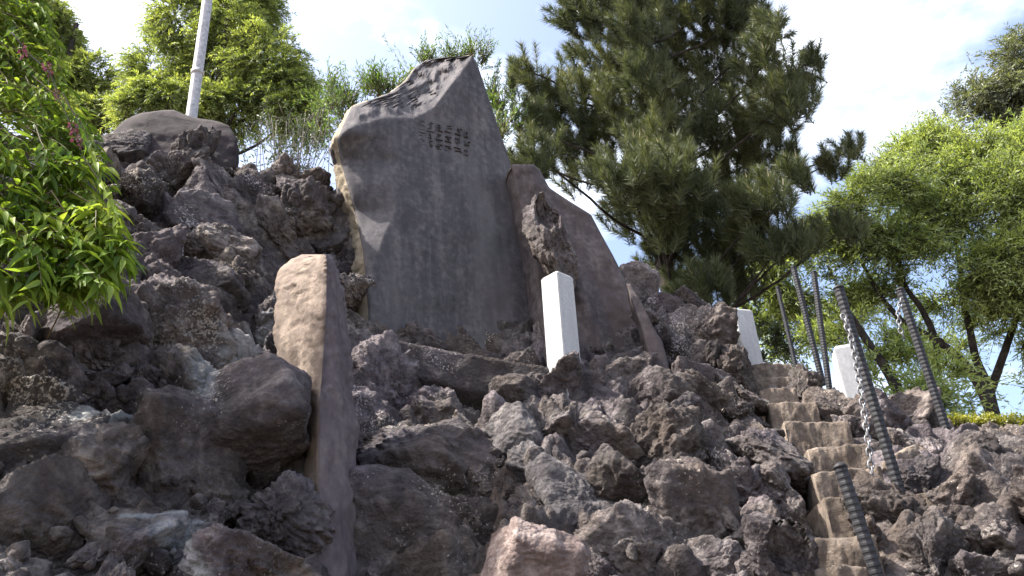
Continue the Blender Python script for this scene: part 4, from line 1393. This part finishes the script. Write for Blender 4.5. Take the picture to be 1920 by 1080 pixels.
# ---- feathery tree on the right
def right_tree():
    rng = np.random.default_rng(71)
    Y = 9.0
    f = at(1866, 790, Y)
    g = np.array([f[0] + 0.15, f[1], -0.05])
    o = empty('feathery_tree', tuple(g), 'light green feathery tree with dark forked trunk on the right', 'tree')
    branch_obj([g, g * 0.4 + f * 0.6, f], 0.16, 0.10, o, M['bark'], 'trunk', seed=1)
    A = [(1866, 790), (1840, 725), (1795, 665), (1745, 630), (1690, 605), (1640, 540), (1600, 470)]
    branch_obj([at(x, y, Y) for x, y in A], 0.068, 0.016, o, M['bark'], 'limb', n=36, seed=2)
    Bq = [(1866, 780), (1850, 720), (1825, 660), (1812, 590), (1800, 500), (1780, 380), (1800, 240)]
    branch_obj([at(x, y, Y + 0.1) for x, y in Bq], 0.058, 0.015, o, M['bark'], 'limb', n=36, seed=3)
    Cq = [(1760, 640), (1735, 590), (1700, 540), (1680, 470), (1690, 380)]
    branch_obj([at(x, y, Y) for x, y in Cq], 0.042, 0.012, o, M['bark'], 'limb', n=24, seed=4)
    Dq = [(1757, 690), (1752, 650), (1762, 636)]
    branch_obj([at(x, y, Y) for x, y in Dq], 0.04, 0.045, o, M['bark'], 'limb', n=12, seed=5)
    Eq = [(1855, 740), (1890, 640), (1920, 560), (1935, 400), (1920, 200)]
    branch_obj([at(x, y, Y + 0.2) for x, y in Eq], 0.05, 0.015, o, M['bark'], 'limb', n=30, seed=6)
    masses = [(1600, 370, 60, 45, 8.6), (1660, 350, 60, 50, 8.5), (1560, 420, 50, 40, 8.7), (1680, 430, 80, 50, 8.6), (1740, 340, 80, 60, 8.9), (1790, 420, 90, 70, 8.7), (1870, 380, 80, 80, 8.6), (1850, 300, 80, 60, 9.0), (1910, 270, 60, 50, 9.1), (1740, 280, 55, 35, 9.3), (1690, 295, 45, 30, 9.4),
              (1880, 480, 80, 60, 8.5), (1800, 510, 90, 45, 8.6), (1720, 490, 80, 45, 8.8), (1630, 470, 70, 45, 8.9), (1540, 470, 60, 35, 9.1), (1460, 490, 50, 35, 9.4), (1430, 530, 45, 30, 9.5), (1500, 540, 60, 35, 9.4), (1580, 540, 60, 35, 9.3), (1880, 560, 70, 40, 8.8), (1910, 640, 40, 60, 9.2), (1960, 350, 80, 120, 8.8), (1980, 520, 90, 120, 8.8), (1700, 545, 50, 25, 9.0), (1650, 565, 40, 22, 9.2), (1440, 580, 50, 30, 9.8), (1480, 620, 60, 30, 9.8), (1420, 610, 30, 25, 9.9), (1530, 600, 40, 30, 9.8), (1760, 560, 60, 25, 9.3), (1860, 610, 45, 25, 9.4), (1700, 620, 40, 22, 9.6), (1930, 700, 35, 40, 9.3), (1780, 660, 30, 22, 9.8), (1590, 590, 45, 30, 9.9), (1560, 640, 45, 25, 9.9), (1830, 700, 35, 25, 9.9)]
    V, F, t0, t1 = sprays(rng, masses_to_world(masses), 980, 0.34, 13, 0.068, 0.017, 0.25, outw=0.5, upw=0.35, side_angle=0.75, shell=0.3, jitter=0.55, gap=0.22, seedn=4)
    child('crown', mesh_np('crown', V, F, False), M['leaf_right'], o, 'stuff')
    V, F = twig_strips(t0, t1, 0.005)
    child('twigs', mesh_np('twigs', V, F, False), M['bark'], o, 'stuff')
right_tree()

def far_tree():
    rng = np.random.default_rng(75)
    Y = 11.5
    t_ = at(1900, 200, Y)
    g = np.array([t_[0] + 0.4, t_[1], -0.05])
    o = empty('grey_green_tree', tuple(g), 'grey-green tree crown at the upper right corner, behind the feathery tree', 'tree')
    branch_obj([g, (g + t_) / 2 + np.array([0.1, 0, 0]), t_], 0.18, 0.03, o, M['bark'], 'trunk', n=30, seed=12)
    masses = [(1850, 140, 45, 45, Y), (1905, 115, 50, 50, Y), (1830, 195, 50, 40, Y), (1900, 190, 60, 50, Y), (1790, 250, 45, 35, Y), (1730, 275, 45, 28, Y), (1690, 298, 40, 22, Y), (1850, 250, 60, 40, Y), (1960, 160, 70, 80, Y), (1660, 320, 35, 20, Y)]
    for k, (x, y, *_) in enumerate(masses):
        e = at(x, y, Y)
        branch_obj([t_ + (g - t_) * 0.12, (t_ + e) / 2 + np.array([0, 0, -0.1]), e], 0.03, 0.01, o, M['bark'], 'branch', n=14, sides=6, seed=k)
    V, F, t0, t1 = sprays(rng, masses_to_world(masses), 520, 0.36, 12, 0.085, 0.024, 0.3, outw=0.5, upw=0.2, side_angle=0.75, shell=0.3, jitter=0.55, gap=0.25, seedn=14)
    child('crown', mesh_np('crown', V, F, False), M['leaf_grey'], o, 'stuff')
    V, F = twig_strips(t0, t1, 0.005)
    child('twigs', mesh_np('twigs', V, F, False), M['bark'], o, 'stuff')
far_tree()

def under_tree():
    rng = np.random.default_rng(72)
    Y = 7.6
    e = at(1600, 600, Y)
    b = at(1680, 720, Y); g = np.array([b[0] + 0.4, b[1], -0.05])
    o = empty('leaning_tree', tuple(g), 'low leafy tree with a thin leaning stem behind the rocks right of the white post', 'tree')
    branch_obj([g, b, at(1660, 690, Y), e, at(1575, 560, Y)], 0.07, 0.02, o, M['bark'], 'trunk', n=30, seed=8)
    masses = [(1650, 710, 35, 30, 7.4), (1700, 690, 45, 45, 7.7), (1720, 750, 55, 40, 7.4), (1770, 710, 45, 35, 7.8), (1640, 640, 30, 35, 7.7), (1790, 760, 40, 25, 7.7), (1745, 790, 50, 20, 7.2), (1600, 620, 25, 25, 8.0), (1520, 640, 50, 22, 8.2), (1480, 660, 40, 14, 8.2), (1690, 740, 40, 30, 7.3), (1820, 770, 40, 16, 7.6)]
    V, F, t0, t1 = sprays(rng, masses_to_world(masses), 800, 0.30, 11, 0.070, 0.019, 0.25, outw=0.5, upw=0.2, side_angle=0.75, shell=0.3, jitter=0.55, gap=0.35, seedn=9)
    child('crown', mesh_np('crown', V, F, False), M['leaf_right'], o, 'stuff')
    V, F = twig_strips(t0, t1, 0.004)
    child('twigs', mesh_np('twigs', V, F, False), M['bark'], o, 'stuff')
under_tree()

def hedge():
    rng = np.random.default_rng(73)
    b = at(1860, 812, 5.4); b[2] = hgt(b[0], b[1])
    o = empty('low_hedge', tuple(b), 'low yellow-green clipped hedge along the top of the right-hand rocks', 'hedge')
    masses = [(1780 + 22 * k, 797 - 1.5 * (k % 3), 22, 11, 5.2 + 0.05 * (k % 2)) for k in range(12)]
    V, F, t0, t1 = sprays(rng, masses_to_world(masses), 9000, 0.05, 5, 0.022, 0.011, 0.0, outw=0.6, upw=0.8, shell=0.2, sub=8)
    child('foliage', mesh_np('foliage', V, F, False), M['leaf_hedge'], o, 'stuff')
    V, F = twig_strips(t0 - np.array([0, 0, 0.10]), t1, 0.003)
    child('twigs', mesh_np('twigs', V, F, False), M['bark'], o, 'stuff')
hedge()

def dark_shrub():
    rng = np.random.default_rng(74)
    b = at(1440, 690, 7.0); b[2] = hgt(b[0], b[1])
    o = empty('dark_shrub', tuple(b), 'dark shaded shrub at the head of the steps behind a white post', 'shrub')
    masses = [(1430, 640, 35, 30, 7.0), (1465, 650, 25, 20, 7.1), (1415, 600, 15, 20, 7.1), (1440, 670, 30, 14, 6.9)]
    V, F, t0, t1 = sprays(rng, masses_to_world(masses), 1100, 0.16, 8, 0.045, 0.016, 0.2, outw=0.5, upw=0.4, shell=0.2)
    child('foliage', mesh_np('foliage', V, F, False), M['leaf_dark'], o, 'stuff')
    V, F = twig_strips(t0, t1, 0.004)
    child('twigs', mesh_np('twigs', V, F, False), M['bark'], o, 'stuff')
dark_shrub()

# ---- leafy vine in the left foreground
def leaf_curved(L=1.0, Wd=0.20):
    """one lance-shaped leaf, folded along the midrib, tip drooping; length along +Y, normal +Z"""
    s = np.array([0, 0.18, 0.42, 0.7, 1.0])
    w = np.array([0.05, 0.75, 1.0, 0.6, 0.0]) * Wd / 2
    z = -0.30 * s ** 2
    V, F = [], []
    for i in range(5):
        V += [(-w[i], s[i], z[i] + w[i] * 0.45), (0, s[i], z[i]), (w[i], s[i], z[i] + w[i] * 0.45)]
    for i in range(4):
        a = i * 3
        F += [(a, a + 1, a + 4, a + 3), (a + 1, a + 2, a + 5, a + 4)]
    return np.array(V, float) * np.array([L, L, L]), np.array(F)

def vine():
    rng = np.random.default_rng(81)
    root = at(-160, 700, 2.75); root[2] = hgt(root[0], root[1])
    o = empty('leafy_vine', tuple(root), 'lush bright green vine with pointed leaves and purple flower spikes at the left edge', 'vine')
    LV, LF = leaf_curved()
    # stems arch out of the left and hang to the right
    edge = [(-260, 70), (0, 85), (20, 100), (100, 125), (200, 165), (300, 205), (400, 235), (470, 245), (520, 215), (560, 150), (620, 70), (700, 20)]
    stems = []
    n_st = 720
    for k in range(n_st):
        py = rng.uniform(-160, 545) if k % 4 else rng.uniform(-160, 140)
        xr = np.interp(py, [p[0] for p in edge], [p[1] for p in edge])
        px = xr - (rng.random() ** 1.5) * (xr + 220) * 0.95
        depth = 2.45 + 0.9 * np.clip((560 - py) / 600, 0, 1.2) * 0.55 - 0.25 * (xr - px) / 300 + rng.uniform(-0.12, 0.12)
        tip = at(px, py, depth)
        ln = rng.uniform(0.20, 0.36)
        d = nrm(np.array([rng.uniform(0.3, 1.0), rng.uniform(-0.6, 0.1), rng.uniform(-0.7, 0.15)]))
        stems.append((tip - d * ln * np.array([1, 1, 0.7]), d, ln, py))
    leaves = []
    tubes = []
    for (st, d, ln, py) in stems:
        big = 1.0 + 0.55 * np.clip((py - 150) / 350, 0, 1)
        n = int(rng.integers(11, 17))
        P = []
        for i in range(n):
            s = (i + 1) / n
            P.append(st + d * ln * s + np.array([0, 0, 0.35 * ln * s - 0.42 * ln * s * s]))
        P = np.array(P)
        tubes.append(tube(np.concatenate([[st - d * 0.1], P]), np.linspace(0.003, 0.001, n + 1), 4, cap=False))
        side = nrm(np.cross(d, [0, 0, 1.0]))
        for i in range(n):
            tn = nrm(P[min(i + 1, n - 1)] - P[max(i - 1, 0)])
            sg = 1 if i % 2 else -1
            dl = nrm(tn * rng.uniform(0.5, 1.0) + side * sg * rng.uniform(0.5, 0.9) + np.array([0, 0, rng.uniform(-0.55, 0.05)]) + rng.normal(size=3) * 0.12)
            nn = np.array([0, 0, 1.0]) + rng.normal(size=3) * 0.35
            L = rng.uniform(0.06, 0.11) * big * (1 - 0.35 * abs(2 * i / n - 0.9))
            leaves.append((P[i], dl, nn, L))
    B = np.array([l[0] for l in leaves]); D = nrm(np.array([l[1] for l in leaves])); Nn = np.array([l[2] for l in leaves]); L = np.array([l[3] for l in leaves])
    X = nrm(np.cross(D, Nn)); Z = np.cross(X, D)
    # the 300 leaves that show largest stay separate
    px, py = project(B + D * (L / 2)[:, None])
    dist = np.linalg.norm(B - CAMLOC, axis=1)
    inside = (px > 0) & (px < 1920) & (py > 0) & (py < 1080)
    # hidden ones (well behind the front layer) are less useful: rank by apparent size and nearness
    rank = np.where(inside, L / dist - 0.02 * (dist - 2.0), -9)
    order = np.argsort(-rank)
    single = set(order[:300].tolist())
    me = mesh_np('leaf', LV, LF)
    me.materials.append(M['leaf_vine'])
    for i in order[:300]:
        c = link('leaf', me, None, o)
        Mx = Matrix(((X[i, 0], D[i, 0], Z[i, 0]), (X[i, 1], D[i, 1], Z[i, 1]), (X[i, 2], D[i, 2], Z[i, 2])))
        c.location = Vector(B[i] - root)
        c.rotation_euler = Mx.to_euler()
        c.scale = (L[i],) * 3
    rest = np.array([i for i in range(len(B)) if i not in single])
    k = len(LV)
    V = (B[rest][:, None] + L[rest][:, None, None] * (LV[None, :, 0:1] * X[rest][:, None] + LV[None, :, 1:2] * D[rest][:, None] + LV[None, :, 2:3] * Z[rest][:, None])).reshape(-1, 3)
    F = (LF[None] + (np.arange(len(rest)) * k)[:, None, None]).reshape(-1, 4)
    child('foliage', mesh_np('foliage', V, F), M['leaf_vine'], o, 'stuff')
    V, F = join(tubes)
    child('stems', mesh_np('stems', V, F), M['stem'], o, 'stuff')
    # woody stem with purple flower spikes
    path = [(20, 60), (45, 95), (70, 118), (90, 135), (108, 180), (125, 215), (140, 250), (150, 290)]
    branch_obj([at(x, y, 2.42) for x, y in path], 0.003, 0.0015, o, M['bark'], 'stem', n=30, sides=6, wob=0.01)
    for (x, y, s) in [(42, 95, 13), (89, 128, 13), (108, 180, 10), (139, 248, 15), (40, 432, 11), (150, 268, 9)]:
        c = at(x, y, 2.36)
        m = pxm(x, y, 2.36)
        n = 34
        t = rng.random(n)
        ang = rng.uniform(0, 6.28, n)
        ax = nrm(np.array([0.35, -0.1, -0.9]))
        u = nrm(np.cross(ax, [0, 1, 0])); v = np.cross(ax, u)
        rad = (np.cos(ang)[:, None] * u + np.sin(ang)[:, None] * v)
        Bp = c + ax * ((t - 0.5) * 2 * s * 1.5 * m)[:, None] + rad * (s * 0.25 * m)
        V, F = leaf_quads(Bp, rad + ax * 0.3, rng.normal(size=(n, 3)), np.full(n, s * 0.5 * m), np.full(n, s * 0.32 * m))
        child('flower_spike', mesh_np('flower_spike', V, F), M['flower'], o)
vine()

# inscription strokes on the stele (after the slab so that they sit on its face)
cells = []
for cx in range(6):
    x0 = 782 + cx * 17.5
    yb = 222 + 0.24 * (x0 - 780)
    for cy in range(3):
        cells.append((x0, yb + cy * 17, x0 + 14, yb + cy * 17 + 14, 0.24))
V, F = strokes_on(p_st, n_st, cells, 5, w=0.9, out=0.0045)
child('inscription', mesh_np('inscription', V, F, False), M['carve'], stele, 'stuff')
